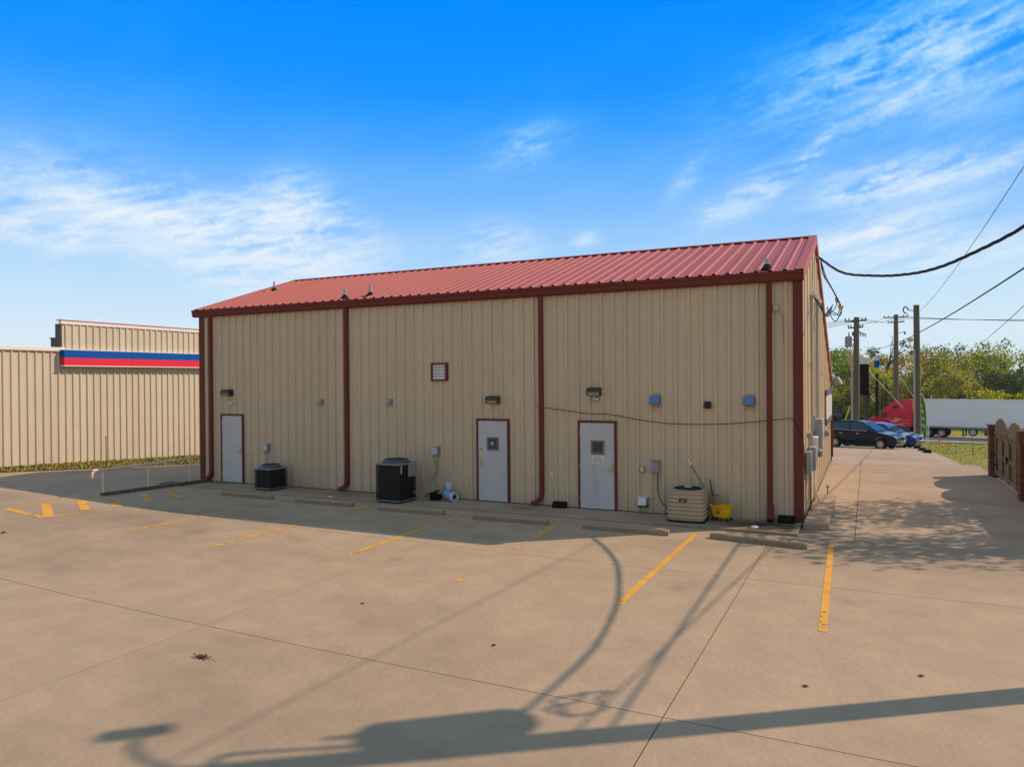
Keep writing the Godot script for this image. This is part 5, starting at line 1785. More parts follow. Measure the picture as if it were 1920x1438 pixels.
func build_near_pole() -> void:
	# the pole whose shadow crosses the car park stands just out of view on the right
	var foot := Vector3(23.32, 0, 6.66)
	var lean := Vector3(0.0, 1.0, -0.082)
	var o := thing("utility_pole", "tall wooden utility pole with transformer and street lamp, right of the view", "utility pole", foot)
	var b := B.new()
	b.tube([Vector3(0, -0.5, 0), lean * 5.0, lean * 10.3], [0.18, 0.16, 0.135], 14)
	put("post", b, M.pole, o)
	var t := B.new()
	var tc := lean * 7.45 + Vector3(0.05, 0, -0.50)
	t.lathe([Vector2(0.0, 0.52), Vector2(0.18, 0.50), Vector2(0.30, 0.44), Vector2(0.30, -0.46), Vector2(0.26, -0.50), Vector2(0.0, -0.50)], Transform3D(Basis(), tc), 20)
	put("transformer", t, M.grey_box, o)
	var t2 := B.new()
	for k in 2:
		t2.tube([tc + Vector3(0.1 - 0.2 * k, 0.45, 0), tc + Vector3(0.16 - 0.32 * k, 0.78, 0)], [0.05, 0.03], 8)
	put("bushing", t2, M.bronze, o)
	var br := B.new()
	br.bar(lean * 7.7, lean * 7.7 + Vector3(0.05, 0, -0.3), 0.1, 0.08)
	br.bar(lean * 7.2, lean * 7.2 + Vector3(0.05, 0, -0.3), 0.1, 0.08)
	put("bracket", br, M.galv, o)
	var la := B.new()
	var lp := lean * 8.9
	la.tube(smooth([lp, lp + Vector3(-0.25, 0.25, -0.15), lp + Vector3(-0.5, 0.35, -0.32), lp + Vector3(-0.65, 0.33, -0.45)], 5), 0.035, 8)
	put("lamp_arm", la, M.galv, o)
	var lh := B.new()
	lh.box(lp + Vector3(-0.8, 0.31, -0.5), Vector3(0.62, 0.12, 0.24), Basis(Vector3.UP, 0.74), 0.05)
	put("lamp_head", lh, M.grey_box, o)
	var cr := B.new()
	cr.tube(smooth([lean * 6.9 + Vector3(-0.12, 0, -0.2), lean * 6.6 + Vector3(-0.5, 0, 0.1), lean * 6.9 + Vector3(-1.0, 0, 0.45), lean * 7.6 + Vector3(-1.3, 0, 0.6), lean * 8.6 + Vector3(-0.12, 0, 0.1)], 6), 0.03, 7)
	put("drip_loop", cr, M.cable, o)
	var co := B.new()
	var loop := []
	for k in 26:
		var an := TAU * k / 17.0
		loop.append(lean * 6.55 + Vector3(0.12 + 0.09 * sin(k * 0.9), (0.22 + 0.05 * sin(k * 1.3)) * sin(an), -0.95 + (0.26 + 0.06 * cos(k * 0.7)) * cos(an)))
	co.tube(loop, 0.022, 7)
	put("cable_coil", co, M.cable, o)
	# service drop: three strands twisted round each other
	var a := Vector3(18.43, 6.44, -4.25)
	var e := Vector3(23.27, 6.85, 5.55)
	var via := [a, Vector3(19.03, 5.84, -3.0), Vector3(19.74, 5.53, -1.55), Vector3(20.34, 5.37, -0.35), Vector3(20.84, 5.34, 0.65), Vector3(21.35, 5.45, 1.68), Vector3(21.9, 5.65, 2.78), Vector3(22.6, 6.1, 4.2), e]
	var line := smooth(via, 14)
	var sd := thing("service_drop", "thick twisted black service cable sagging from the gable to upper right", "cable")
	for k in 3:
		var pts := []
		for i in line.size():
			var ph := i * 0.55 + TAU * k / 3.0
			pts.append(line[i] + Vector3(cos(ph) * 0.6, sin(ph), -cos(ph) * 0.6) * 0.015)
		var s := B.new()
		s.tube(pts, 0.019, 6)
		put("strand", s, M.cable, sd)
	# slack strands falling to the connectors by the weatherheads
	var tails := [[Vector3(18.86, 5.28, -4.2), 0.35], [Vector3(18.93, 5.12, -4.15), 0.2], [Vector3(18.98, 5.06, -4.1), 0.1]]
	for k in 3:
		var s := B.new()
		var q: Vector3 = tails[k][0]
		s.tube(smooth([a + Vector3(0.03, 0, 0.02 * k), a.lerp(q, 0.3) + Vector3(-0.03 + 0.02 * k, -0.12, 0), a.lerp(q, 0.7) + Vector3(0.01, -0.04, 0), q, q + Vector3(-0.04, -0.22, 0.0), q + Vector3(-0.18, -0.32 + 0.1 * k, -0.05), Vector3(18.62, 5.12 - 0.06 * k, -4.4)], 6), 0.012, 6)
		put("slack_strand", s, M.cable, sd)
		var c := B.new()
		c.box(q + Vector3(0, -0.02, 0), Vector3(0.07, 0.13, 0.07), Basis(Vector3(0, 0, 1), 0.25 - 0.3 * k), 0.012)
		put("connector", c, M.lens, sd)
	var s3 := B.new()
	s3.tube(smooth([Vector3(18.62, 5.1, -4.4), Vector3(18.75, 4.78, -4.3), Vector3(18.86, 4.72, -4.2), Vector3(18.96, 4.95, -4.1)], 6), 0.013, 6)
	put("slack_strand", s3, M.cable, sd)
	var an := B.new()
	an.tube([Vector3(18.3, 6.44, -4.25), a], 0.02, 8)
	put("anchor_hook", an, M.galv, sd)
	# a second cable leaves the pole rack and runs on past the fence, others go to the poles by the road
	wire("dark cable rising to the right above the row of road poles", lean * 6.0 + foot, Vector3(19.1, 7.3, -93.7), 1.1, 0.022, M.cable)
	wire("dark cable rising to the right out of the trees", lean * 6.3 + foot, Vector3(31.9, 6.5, -111.0), 0.7, 0.015, M.cable)
	wire("faint thin wire rising steeply at the upper right", lean * 9.3 + foot, Vector3(23.0, 7.9, -43.2), 0.5, 0.011, M.wire)

func road_pole(label: String, at: Vector3, top_y: float, r: float, lean := Vector3.ZERO) -> Node3D:
	var o := thing("utility_pole", label, "utility pole", at, 0.0, "wooden poles along the road")
	var b := B.new()
	var h := top_y - at.y
	b.tube([Vector3(0, -0.4, 0), Vector3(0, h * 0.5, 0) + lean * 0.5, Vector3(0, h, 0) + lean], [r, r * 0.92, r * 0.8], 12)
	put("post", b, M.pole, o)
	return o

func crossarm(o: Node3D, y: float, half: float, dir: Vector3) -> void:
	var b := B.new()
	b.bar(dir * -half + Vector3(0, y, 0), dir * half + Vector3(0, y + 0.02, 0), 0.1, 0.12)
	var c := put("crossarm", b, M.pole, o)
	for s in [-0.95, -0.6, 0.6, 0.95]:
		var i := B.new()
		i.lathe([Vector2(0.0, 0.22), Vector2(0.06, 0.18), Vector2(0.04, 0.13), Vector2(0.07, 0.1), Vector2(0.03, 0.05), Vector2(0.03, 0.0)], Transform3D(Basis(), dir * half * s + Vector3(0, y + 0.06, 0)), 8)
		put("insulator", i, M.dark_grey, c)

func build_far_poles() -> void:
	var dir := Vector3(0.97, 0, 0.22)
	var p1 := road_pole("weathered utility pole with a grey transformer, leftmost of the road poles", Vector3(18.66, -2.35, -51.2), 8.22, 0.26, Vector3(0.08, 0, 0))
	crossarm(p1, 10.25, 0.85, dir)
	crossarm(p1, 9.7, 0.6, dir)
	var tb := B.new()
	tb.lathe([Vector2(0.0, 0.5), Vector2(0.2, 0.48), Vector2(0.27, 0.4), Vector2(0.27, -0.42), Vector2(0.0, -0.42)], Transform3D(Basis(), Vector3(-0.55, 8.5, 0.05)), 16)
	put("transformer", tb, M.grey_box, p1)
	var tk := B.new()
	tk.bar(Vector3(-0.3, 8.7, 0), Vector3(0.1, 8.7, 0), 0.1, 0.08)
	tk.bar(Vector3(-0.3, 8.2, 0), Vector3(0.1, 8.2, 0), 0.1, 0.08)
	tk.tube([Vector3(-0.2, 9.0, 0), Vector3(-0.2, 9.35, 0)], 0.06, 8)
	tk.tube([Vector3(-0.5, 8.95, 0), Vector3(-0.5, 9.3, 0)], 0.05, 8)
	put("bracket", tk, M.dark_grey, p1)
	var cu := B.new()
	cu.bar(Vector3(0.1, 9.45, 0), Vector3(0.75, 9.1, 0.1), 0.06, 0.06)
	for k in 3:
		cu.tube([Vector3(0.35 + 0.18 * k, 9.3 - 0.06 * k, 0.05), Vector3(0.42 + 0.18 * k, 8.95 - 0.03 * k, 0.12)], 0.045, 7)
	put("cutout_switches", cu, M.dark_grey, p1)
	var p2 := road_pole("utility pole behind the red truck, middle of the road poles", Vector3(22.62, -3.42, -82.0), 10.6, 0.30)
	crossarm(p2, 13.7, 1.35, dir)
	crossarm(p2, 13.1, 0.9, dir)
	var a2 := B.new()
	a2.bar(Vector3(0, 11.8, 0), Vector3(0.9, 11.9, 0.2), 0.06, 0.06)
	a2.tube([Vector3(0.9, 11.95, 0.2), Vector3(0.95, 11.6, 0.2)], 0.09, 8)
	put("side_arm", a2, M.dark_grey, p2)
	var p3 := road_pole("bare utility pole behind the green feather flag, rightmost of the road poles", Vector3(22.80, -1.8, -43.2), 8.34, 0.24, Vector3(-0.05, 0, 0))
	var a3 := B.new()
	a3.tube(smooth([Vector3(-0.05, 9.7, 0), Vector3(-0.4, 9.78, 0.1), Vector3(-0.62, 9.82, 0.2)], 4), 0.03, 7)
	a3.tube(smooth([Vector3(-0.60, 9.82, 0.2), Vector3(-0.62, 9.95, 0.2), Vector3(-0.80, 10.02, 0.2), Vector3(-0.9, 9.8, 0.2), Vector3(-0.8, 9.6, 0.2), Vector3(-0.68, 9.55, 0.2)], 4), 0.045, 7)
	put("bracket_arm", a3, M.dark_grey, p3)
	var l3 := thing("site_lamp", "tan square floodlight on a bent bracket beside the rightmost road pole", "lamp", Vector3(22.33, 5.85, -43.0))
	var lb := B.new()
	lb.box(Vector3(0, 0.0, 0), Vector3(0.34, 0.28, 0.22), Basis(Vector3.UP, 0.3) * Basis(Vector3.RIGHT, 0.3), 0.03)
	put("lamp_head", lb, M.tan_light, l3)
	var lc := B.new()
	lc.tube(smooth([Vector3(0, -0.14, 0), Vector3(0, -0.45, 0), Vector3(0.12, -0.55, -0.05), Vector3(0.42, -0.62, -0.15)], 4), 0.03, 7)
	put("lamp_bracket", lc, M.dark_grey, l3)
	# pale pipes beside the poles
	for q in [["pale metal post just left of the leftmost road pole", Vector3(18.38, -2.3, -49.95), 7.2, 0.075], ["pale pipe riser against the rightmost road pole", Vector3(22.55, -1.75, -42.3), 6.9, 0.055]]:
		var o := thing("metal_post", q[0], "post", q[1])
		var b := B.new()
		b.tube([Vector3(0, -0.3, 0), Vector3(0, q[2], 0)], q[3], 10)
		put("post", b, M.galv, o)
	# line wires along the road
	var t1 := Vector3(18.74, 8.05, -51.2)
	var t2 := Vector3(22.6, 10.3, -82.0)
	var rank := ["left", "middle", "right"]
	for k in 3:
		var off := dir * (-0.8 + 0.8 * k)
		wire("line wire between the two crossarmed poles, %s one" % rank[k], t1 + off + Vector3(0, -0.05 + 0.1 * (k % 2), 0), t2 + off * 1.5 + Vector3(0, 0.1, 0), 0.5, 0.02, M.wire, "overhead_wire", "wires between the road poles")
		wire("line wire running left from the leftmost road pole, %s one" % ["top", "middle", "lowest"][k], t1 + off, Vector3(6.0, 7.4 - 0.3 * k, -44.0) + off, 0.6, 0.02, M.wire, "overhead_wire", "wires left of the road poles")
		wire("faint line wire running right from the middle pole, %s one" % ["top", "middle", "lowest"][k], t2 + off * 1.5, Vector3(62.0, 10.0 - 0.4 * k, -78.0), 0.9, 0.022, M.wire, "overhead_wire", "wires right of the road poles")
	for k in 2:
		wire("%s low telephone cable crossing in front of the far trees" % ["upper", "lower"][k], Vector3(22.6, 4.2 - 0.5 * k, -82.0), Vector3(60.0, 3.2 - 0.5 * k, -78.0), 0.8, 0.03, M.wire, "telephone_cable", "low cables before the trees")
	wire("pale guy wire slanting down from the leftmost road pole", Vector3(18.7, 4.9, -51.2), Vector3(22.4, 0.4, -58.0), 0.02, 0.025, M.sign_white, "guy_wire")
	wire("pale guy wire slanting down behind the red truck", Vector3(22.6, 4.0, -82.0), Vector3(25.5, -1.0, -85.0), 0.02, 0.03, M.sign_white, "guy_wire")
	var yg := thing("guy_guard", "yellow guy wire guard slanting beside the far dark vehicle", "guy guard", Vector3(16.97, -3.2, -64.8))
	var yb := B.new()
	yb.tube([Vector3(-0.15, -0.1, 0), Vector3(0.95, 3.45, -0.45)], 0.06, 8)
	put("sleeve", yb, M.yellow_mark, yg)

func build_signs() -> void:
	# pylon sign with a pale arched head and a dark cabinet
	var o := thing("pylon_sign", "tall dark pylon sign with pale arched top beside the leftmost pole", "sign", Vector3(19.32, -2.2, -49.3), 0.62)
	var c := B.new()
	c.box(Vector3(0, 5.18, 0), Vector3(0.45, 2.52, 0.60), Basis(), 0.03)
	put("dark_cabinet", c, M.black, o)
	var h := B.new()
	h.prism(PackedVector2Array([Vector2(-0.30, 6.46), Vector2(0.30, 6.46), Vector2(0.30, 6.98), Vector2(0.2, 7.10), Vector2(0.1, 7.16), Vector2(-0.1, 7.16), Vector2(-0.2, 7.10), Vector2(-0.30, 6.98)]), 0.44, Transform3D(Basis(Vector3(0, 0, 1), Vector3.UP, Vector3(-1, 0, 0)), Vector3.ZERO))
	put("arched_head", h, M.sign_white, o)
	for s in [-1.0, 1.0]:
		var f := B.new()
		f.box(Vector3(s * 0.228, 5.18, 0), Vector3(0.012, 2.3, 0.5))
		put("sign_face", f, M.black, o)
	var p := B.new()
	p.box(Vector3(0, 1.9, 0.15), Vector3(0.26, 4.2, 0.26))
	put("post", p, M.bronze, o)
	var p2 := B.new()
	p2.tube([Vector3(0.2, -0.2, -0.30), Vector3(0.2, 4.0, -0.30)], 0.05, 8)
	put("conduit", p2, M.galv, o)
	var j := B.new()
	j.box(Vector3(0.2, 3.95, -0.2), Vector3(0.2, 0.25, 0.2))
	put("sign_junction_box", j, M.orange, o)
	# the smaller green sign further off
	var g := thing("pole_sign", "narrow pale green, dark and lime sign on black post behind pylon", "sign", Vector3(20.6, -3.4, -88.8), 0.35)
	var g1 := B.new()
	g1.prism(PackedVector2Array([Vector2(-0.28, 8.7), Vector2(0.28, 8.7), Vector2(0.28, 9.2), Vector2(-0.28, 9.3)]), 0.3)
	put("pale_panel", g1, M.sign_pale, g)
	var g2 := B.new()
	g2.box(Vector3(0, 8.24, 0), Vector3(0.56, 0.9, 0.3))
	put("dark_panel", g2, M.stripe_blue, g)
	var g3 := B.new()
	g3.prism(PackedVector2Array([Vector2(-0.32, 7.78), Vector2(0.32, 7.78), Vector2(0.33, 7.4), Vector2(0.12, 7.05), Vector2(-0.12, 7.05), Vector2(-0.33, 7.4)]), 0.3)
	put("lime_panel", g3, M.sign_lime, g)
	var g4 := B.new()
	g4.box(Vector3(0, 3.5, 0), Vector3(0.22, 7.1, 0.22))
	put("post", g4, M.black, g)
	# feather flag
	var f := thing("feather_flag", "green feather flag with white marks on a bowed pole", "flag", Vector3(24.1, -2.62, -56.0))
	var fp := B.new()
	fp.tube(smooth([Vector3(0.05, -0.2, 0), Vector3(0.05, 2.4, 0), Vector3(-0.05, 3.5, 0), Vector3(-0.3, 4.25, 0), Vector3(-0.65, 4.55, 0), Vector3(-0.95, 4.62, 0)], 5), 0.03, 7)
	put("flag_pole", fp, M.cap_white, f)
	var right := [[4.62, -0.93], [4.5, -0.58], [4.2, -0.29], [3.8, -0.12], [3.3, -0.0], [2.6, 0.04], [1.9, 0.05], [1.3, 0.05], [0.75, 0.04]]
	var left := [[4.58, -0.95], [4.3, -0.90], [3.9, -0.84], [3.4, -0.76], [2.9, -0.68], [2.3, -0.58], [1.7, -0.48], [1.1, -0.36], [0.7, -0.2]]
	var fb := B.new()
	var marks := B.new()
	for i in 8:
		for s in [-1.0, 1.0]:
			var pts := [Vector3(left[i][1], left[i][0], 0.05 * sin(i) + 0.004 * s), Vector3(right[i][1], right[i][0], 0.004 * s), Vector3(right[i + 1][1], right[i + 1][0], 0.004 * s), Vector3(left[i + 1][1], left[i + 1][0], 0.05 * sin(i + 1.0) + 0.004 * s)]
			fb.face(pts, Vector3(0, 0, s))
		if i > 0 and i < 7:
			var m0: Vector2 = Vector2(left[i][1], left[i][0]).lerp(Vector2(right[i][1], right[i][0]), 0.45)
			for q in 3:
				var cpos := Vector3(m0.x - 0.12 + 0.12 * q, m0.y - 0.18 - 0.06 * q, 0.03 + 0.03 * sin(i + 0.4))
				marks.box(cpos, Vector3(0.08, 0.24 - 0.05 * (q % 2), 0.006), Basis(Vector3(0, 0, 1), -0.35 + 0.2 * q))
	put("flag_cloth", fb, M.flag_green, f)
	put("flag_print", marks, M.cap_white, f)
	var w := thing("slim_pole", "thin white flexible pole standing in the lawn right of flag", "pole", Vector3(24.2, -2.56, -55.0))
	var wb := B.new()
	wb.tube(smooth([Vector3(0, -0.2, 0), Vector3(0.04, 1.6, 0), Vector3(0.14, 3.0, 0), Vector3(0.27, 4.2, 0)], 5), [0.035], 7) if false else wb.tube([Vector3(0, -0.2, 0), Vector3(0.04, 1.6, 0), Vector3(0.14, 3.0, 0), Vector3(0.27, 4.2, 0)], 0.032, 7)
	put("rod", wb, M.cap_white, w)
	var om := thing("marker_post", "small orange marker post at the edge of the road", "marker", Vector3(25.8, -3.25, -65.7))
	var ob := B.new()
	ob.tube([Vector3(0, -0.1, 0), Vector3(0, 0.8, 0)], 0.05, 8)
	ob.box(Vector3(0, 0.62, 0), Vector3(0.3, 0.2, 0.05))
	put("flag_plate", ob, M.orange, om)
	var sk := thing("lawn_stake", "thin rusty stake standing in the lawn before the fence", "stake", on(24.33, -26.2))
	var sb := B.new()
	sb.tube([Vector3(0, -0.1, 0), Vector3(0.01, 0.62, 0)], 0.018, 6)
	put("rod", sb, M.bronze, sk)
	for i in 4:
		var z := [-41.5, -35.5, -30.5, -26.6][i] as float
		var so := thing("dark_wheel_stop", ["dark rubber wheel stop farthest up the driveway edge", "dark rubber wheel stop, third from the near end of the driveway edge", "dark rubber wheel stop, second from the near end of the driveway edge", "dark rubber wheel stop nearest of those along the driveway edge"][i], "wheel stop", on(22.35, z), 0.0, "dark stops along the driveway edge")
		var bb := B.new()
		bb.prism(PackedVector2Array([Vector2(-0.16, 0), Vector2(0.16, 0), Vector2(0.12, 0.15), Vector2(-0.12, 0.15)]), 1.7, Transform3D(Basis(Vector3(1, 0, 0), -0.07), Vector3.ZERO))
		put("stop_body", bb, M.rubber, so)

# ---------------------------------------------------------------- vehicles
func wheel(parent: Node, at: Vector3, r: float, w: float, side: float, spokes := 9, rim_m: Material = null) -> void:
	var wn := node("wheel", parent, at)
	var t := B.new()
	var xf := Transform3D(Basis(Vector3(1, 0, 0), PI / 2 * side), Vector3.ZERO)
	t.lathe([Vector2(r * 0.62, w * 0.5), Vector2(r * 0.92, w * 0.5), Vector2(r, w * 0.32), Vector2(r, -w * 0.32), Vector2(r * 0.92, -w * 0.5), Vector2(0.0, -w * 0.5)], xf, 24)
	put("tyre", t, M.rubber, wn)
	var m := B.new()
	m.lathe([Vector2(r * 0.55, w * 0.2), Vector2(r * 0.60, w * 0.48), Vector2(r * 0.66, w * 0.50), Vector2(r * 0.66, w * 0.4)], xf, 24)
	m.lathe([Vector2(0.0, w * 0.46), Vector2(r * 0.13, w * 0.45), Vector2(r * 0.15, w * 0.3)], xf, 12)
	for k in spokes:
		var a := TAU * k / spokes
		var d := Vector3(cos(a), sin(a), 0)
		m.bar(d * r * 0.1 + Vector3(0, 0, side * w * 0.40), d * r * 0.6 + Vector3(0, 0, side * w * 0.44), r * 0.14, 0.025, Vector3(0, 0, 1))
	put("rim", m, rim_m if rim_m else M.rim, wn)
	var h := B.new()
	h.lathe([Vector2(0.0, w * 0.12), Vector2(r * 0.6, w * 0.12)], xf, 20)
	put("brake_disc", h, M.black, wn)

func arc(cx: float, cy: float, r: float, a0: float, a1: float, n: int) -> Array:
	var out := []
	for k in n + 1:
		var a := lerpf(a0, a1, float(k) / n)
		out.append(Vector2(cx + cos(a) * r, cy + sin(a) * r))
	return out

func make_car(called: String, label: String, category: String, at: Vector3, turn: float, paint: Material, sy: float, pitch := 0.0) -> void:
	var o := thing(called, label, category, at, turn)
	o.rotation.z = pitch
	var wr := 0.355
	var body := PackedVector2Array([Vector2(-2.10, 0.34), Vector2(-2.24, 0.45), Vector2(-2.28, 0.62), Vector2(-2.25, 0.9), Vector2(-2.18, 1.06), Vector2(-1.6, 1.10), Vector2(0.2, 1.07), Vector2(1.0, 1.06), Vector2(1.5, 0.99), Vector2(1.95, 0.89), Vector2(2.16, 0.77), Vector2(2.26, 0.60), Vector2(2.25, 0.42), Vector2(2.1, 0.27)])
	for p in arc(1.36, wr, 0.42, -0.3, PI + 0.3, 12): body.append(p)
	body.append(Vector2(0.9, 0.24))
	body.append(Vector2(-0.88, 0.24))
	for p in arc(-1.33, wr, 0.42, -0.3, PI + 0.3, 12): body.append(p)
	for i in body.size():
		if body[i].y > 0.75: body[i] = Vector2(body[i].x, 0.75 + (body[i].y - 0.75) * (1.0 if sy > 0.95 else 0.75))
	var belt := 1.07 if sy > 0.95 else 0.99
	var wf := func(p: Vector2) -> float:
		var nose := clampf((absf(p.x) - 1.6) / 0.7, 0.0, 1.0)
		return lerpf(0.86, 0.92, clampf((p.y - 0.25) / 0.35, 0.0, 1.0)) - 0.05 * clampf((p.y - 0.8) / 0.3, 0.0, 1.0) - 0.14 * nose * nose
	var b := B.new()
	b.shell(body, wf, Transform3D(), 0.045)
	put("body", b, paint, o)
	var cab := PackedVector2Array([Vector2(-2.16, belt - 0.02), Vector2(-2.03, belt + 0.25), Vector2(-1.78, 1.60), Vector2(-1.3, 1.68), Vector2(-0.4, 1.70), Vector2(0.30, 1.62), Vector2(1.08, belt - 0.02)])
	for i in cab.size():
		if cab[i].y > belt: cab[i] = Vector2(cab[i].x, belt + (cab[i].y - belt) * sy)
	var top := belt + (1.70 - belt) * sy
	var cw := func(p: Vector2) -> float: return lerpf(0.855, 0.63, clampf((p.y - belt) / (top - belt), 0.0, 1.0))
	var c := B.new()
	c.shell(cab, cw, Transform3D(), 0.035)
	put("cabin", c, paint, o)
	# glass
	var yy := func(y: float) -> float: return belt + (y - 1.07) * sy
	for s in [-1.0, 1.0]:
		for poly in [[Vector2(-1.86, 1.20), Vector2(-0.50, 1.13), Vector2(-0.50, 1.585), Vector2(-1.30, 1.58), Vector2(-1.62, 1.50)], [Vector2(-0.42, 1.13), Vector2(0.80, 1.13), Vector2(0.36, 1.50), Vector2(0.10, 1.575), Vector2(-0.42, 1.59)]]:
			var g := B.new()
			var pts := []
			for p in poly:
				var y: float = yy.call(p.y)
				pts.append(Vector3(p.x, y, s * (cw.call(Vector2(p.x, y)) + 0.006)))
			g.face(pts, Vector3(0, 0, s))
			put("side_window", g, M.glass, o)
		var ch := B.new()
		ch.tube([Vector3(-1.95, yy.call(1.27), s * 0.83), Vector3(-1.82, yy.call(1.165), s * 0.86), Vector3(-0.4, yy.call(1.105), s * 0.872), Vector3(0.85, yy.call(1.105), s * 0.872)], 0.012, 6)
		put("window_trim", ch, M.chrome, o)
		var mi := B.new()
		mi.box(Vector3(0.72, belt + 0.10, s * 0.99), Vector3(0.13, 0.13, 0.2), Basis(Vector3.UP, 0.2 * s), 0.03)
		put("mirror", mi, paint, o)
		for hx in [-0.95, 0.05]:
			var dh := B.new()
			dh.box(Vector3(hx, 0.93 if sy > 0.95 else 0.88, s * 0.905), Vector3(0.2, 0.035, 0.03), Basis(), 0.01)
			put("door_handle", dh, M.chrome, o)
		var cl := B.new()
		cl.box(Vector3(0.0, 0.27, s * 0.885), Vector3(1.8, 0.12, 0.05), Basis(), 0.015)
		for cx in [1.36, -1.33]:
			var ar := arc(cx, wr, 0.44, -0.2, PI + 0.2, 14)
			for i in ar.size() - 1:
				cl.bar(Vector3(ar[i].x, ar[i].y, s * 0.90), Vector3(ar[i + 1].x, ar[i + 1].y, s * 0.90), 0.06, 0.07, Vector3(0, 0, 1))
		put("wheel_arch_trim", cl, M.cladding, o)
		wheel(o, Vector3(1.36, wr, s * 0.80), wr, 0.22, s)
		wheel(o, Vector3(-1.33, wr, s * 0.80), wr, 0.22, s)
		var hl := B.new()
		hl.box(Vector3(2.06, 0.775, s * 0.62), Vector3(0.22, 0.10, 0.34), Basis(Vector3.UP, s * 0.55), 0.03)
		put("headlight", hl, M.lamp, o)
		var fg := B.new()
		fg.box(Vector3(2.19, 0.42, s * 0.62), Vector3(0.08, 0.10, 0.2), Basis(), 0.02)
		put("fog_lamp", fg, M.chrome, o)
		var tl := B.new()
		tl.box(Vector3(-2.15, 0.98, s * 0.66), Vector3(0.16, 0.13, 0.36), Basis(Vector3.UP, -s * 0.4), 0.03)
		put("tail_light", tl, M.tail, o)
	var ws := B.new()
	var y0: float = yy.call(1.10)
	var y1: float = yy.call(1.58)
	ws.face([Vector3(1.055, y0 + 0.01, -0.72), Vector3(1.055, y0 + 0.01, 0.72), Vector3(0.40, y1, 0.58), Vector3(0.40, y1, -0.58)], Vector3(1, 1, 0))
	put("windscreen", ws, M.glass, o, Vector3(0.012, 0.008, 0))
	var rw := B.new()
	rw.face([Vector3(-2.10, yy.call(1.16), -0.70), Vector3(-2.10, yy.call(1.16), 0.70), Vector3(-1.83, yy.call(1.56), 0.56), Vector3(-1.83, yy.call(1.56), -0.56)], Vector3(-1, 0.5, 0))
	put("rear_window", rw, M.glass, o, Vector3(-0.02, 0.0, 0))
	var gr := B.new()
	gr.box(Vector3(2.21, 0.62, 0), Vector3(0.09, 0.24, 0.85), Basis(), 0.03)
	put("grille", gr, M.black, o)
	var gt := B.new()
	gt.tube([Vector3(2.25, 0.74, -0.45), Vector3(2.27, 0.52, -0.36), Vector3(2.275, 0.50, 0.0), Vector3(2.27, 0.52, 0.36), Vector3(2.25, 0.74, 0.45)], 0.022, 7)
	put("grille_trim", gt, M.chrome, o)

func build_vehicles() -> void:
	make_car("dark_suv", "dark navy SUV parked side-on, nearest beside the building", "SUV", Vector3(19.30, gy(19.3, -32.9) - 0.01, -32.9), -0.38, M.navy, 1.0, 0.0)
	make_car("blue_car", "bright blue car parked behind the dark navy SUV", "car", Vector3(20.5, gy(20.5, -37.6) - 0.01, -37.6), -0.36, M.blue_car, 0.88, 0.0)
	make_car("far_suv", "distant dark SUV by the trees, left of the poles", "SUV", Vector3(16.0, gy(16.0, -97.0), -97.0), -0.3, M.black_car, 1.0)
	build_truck()

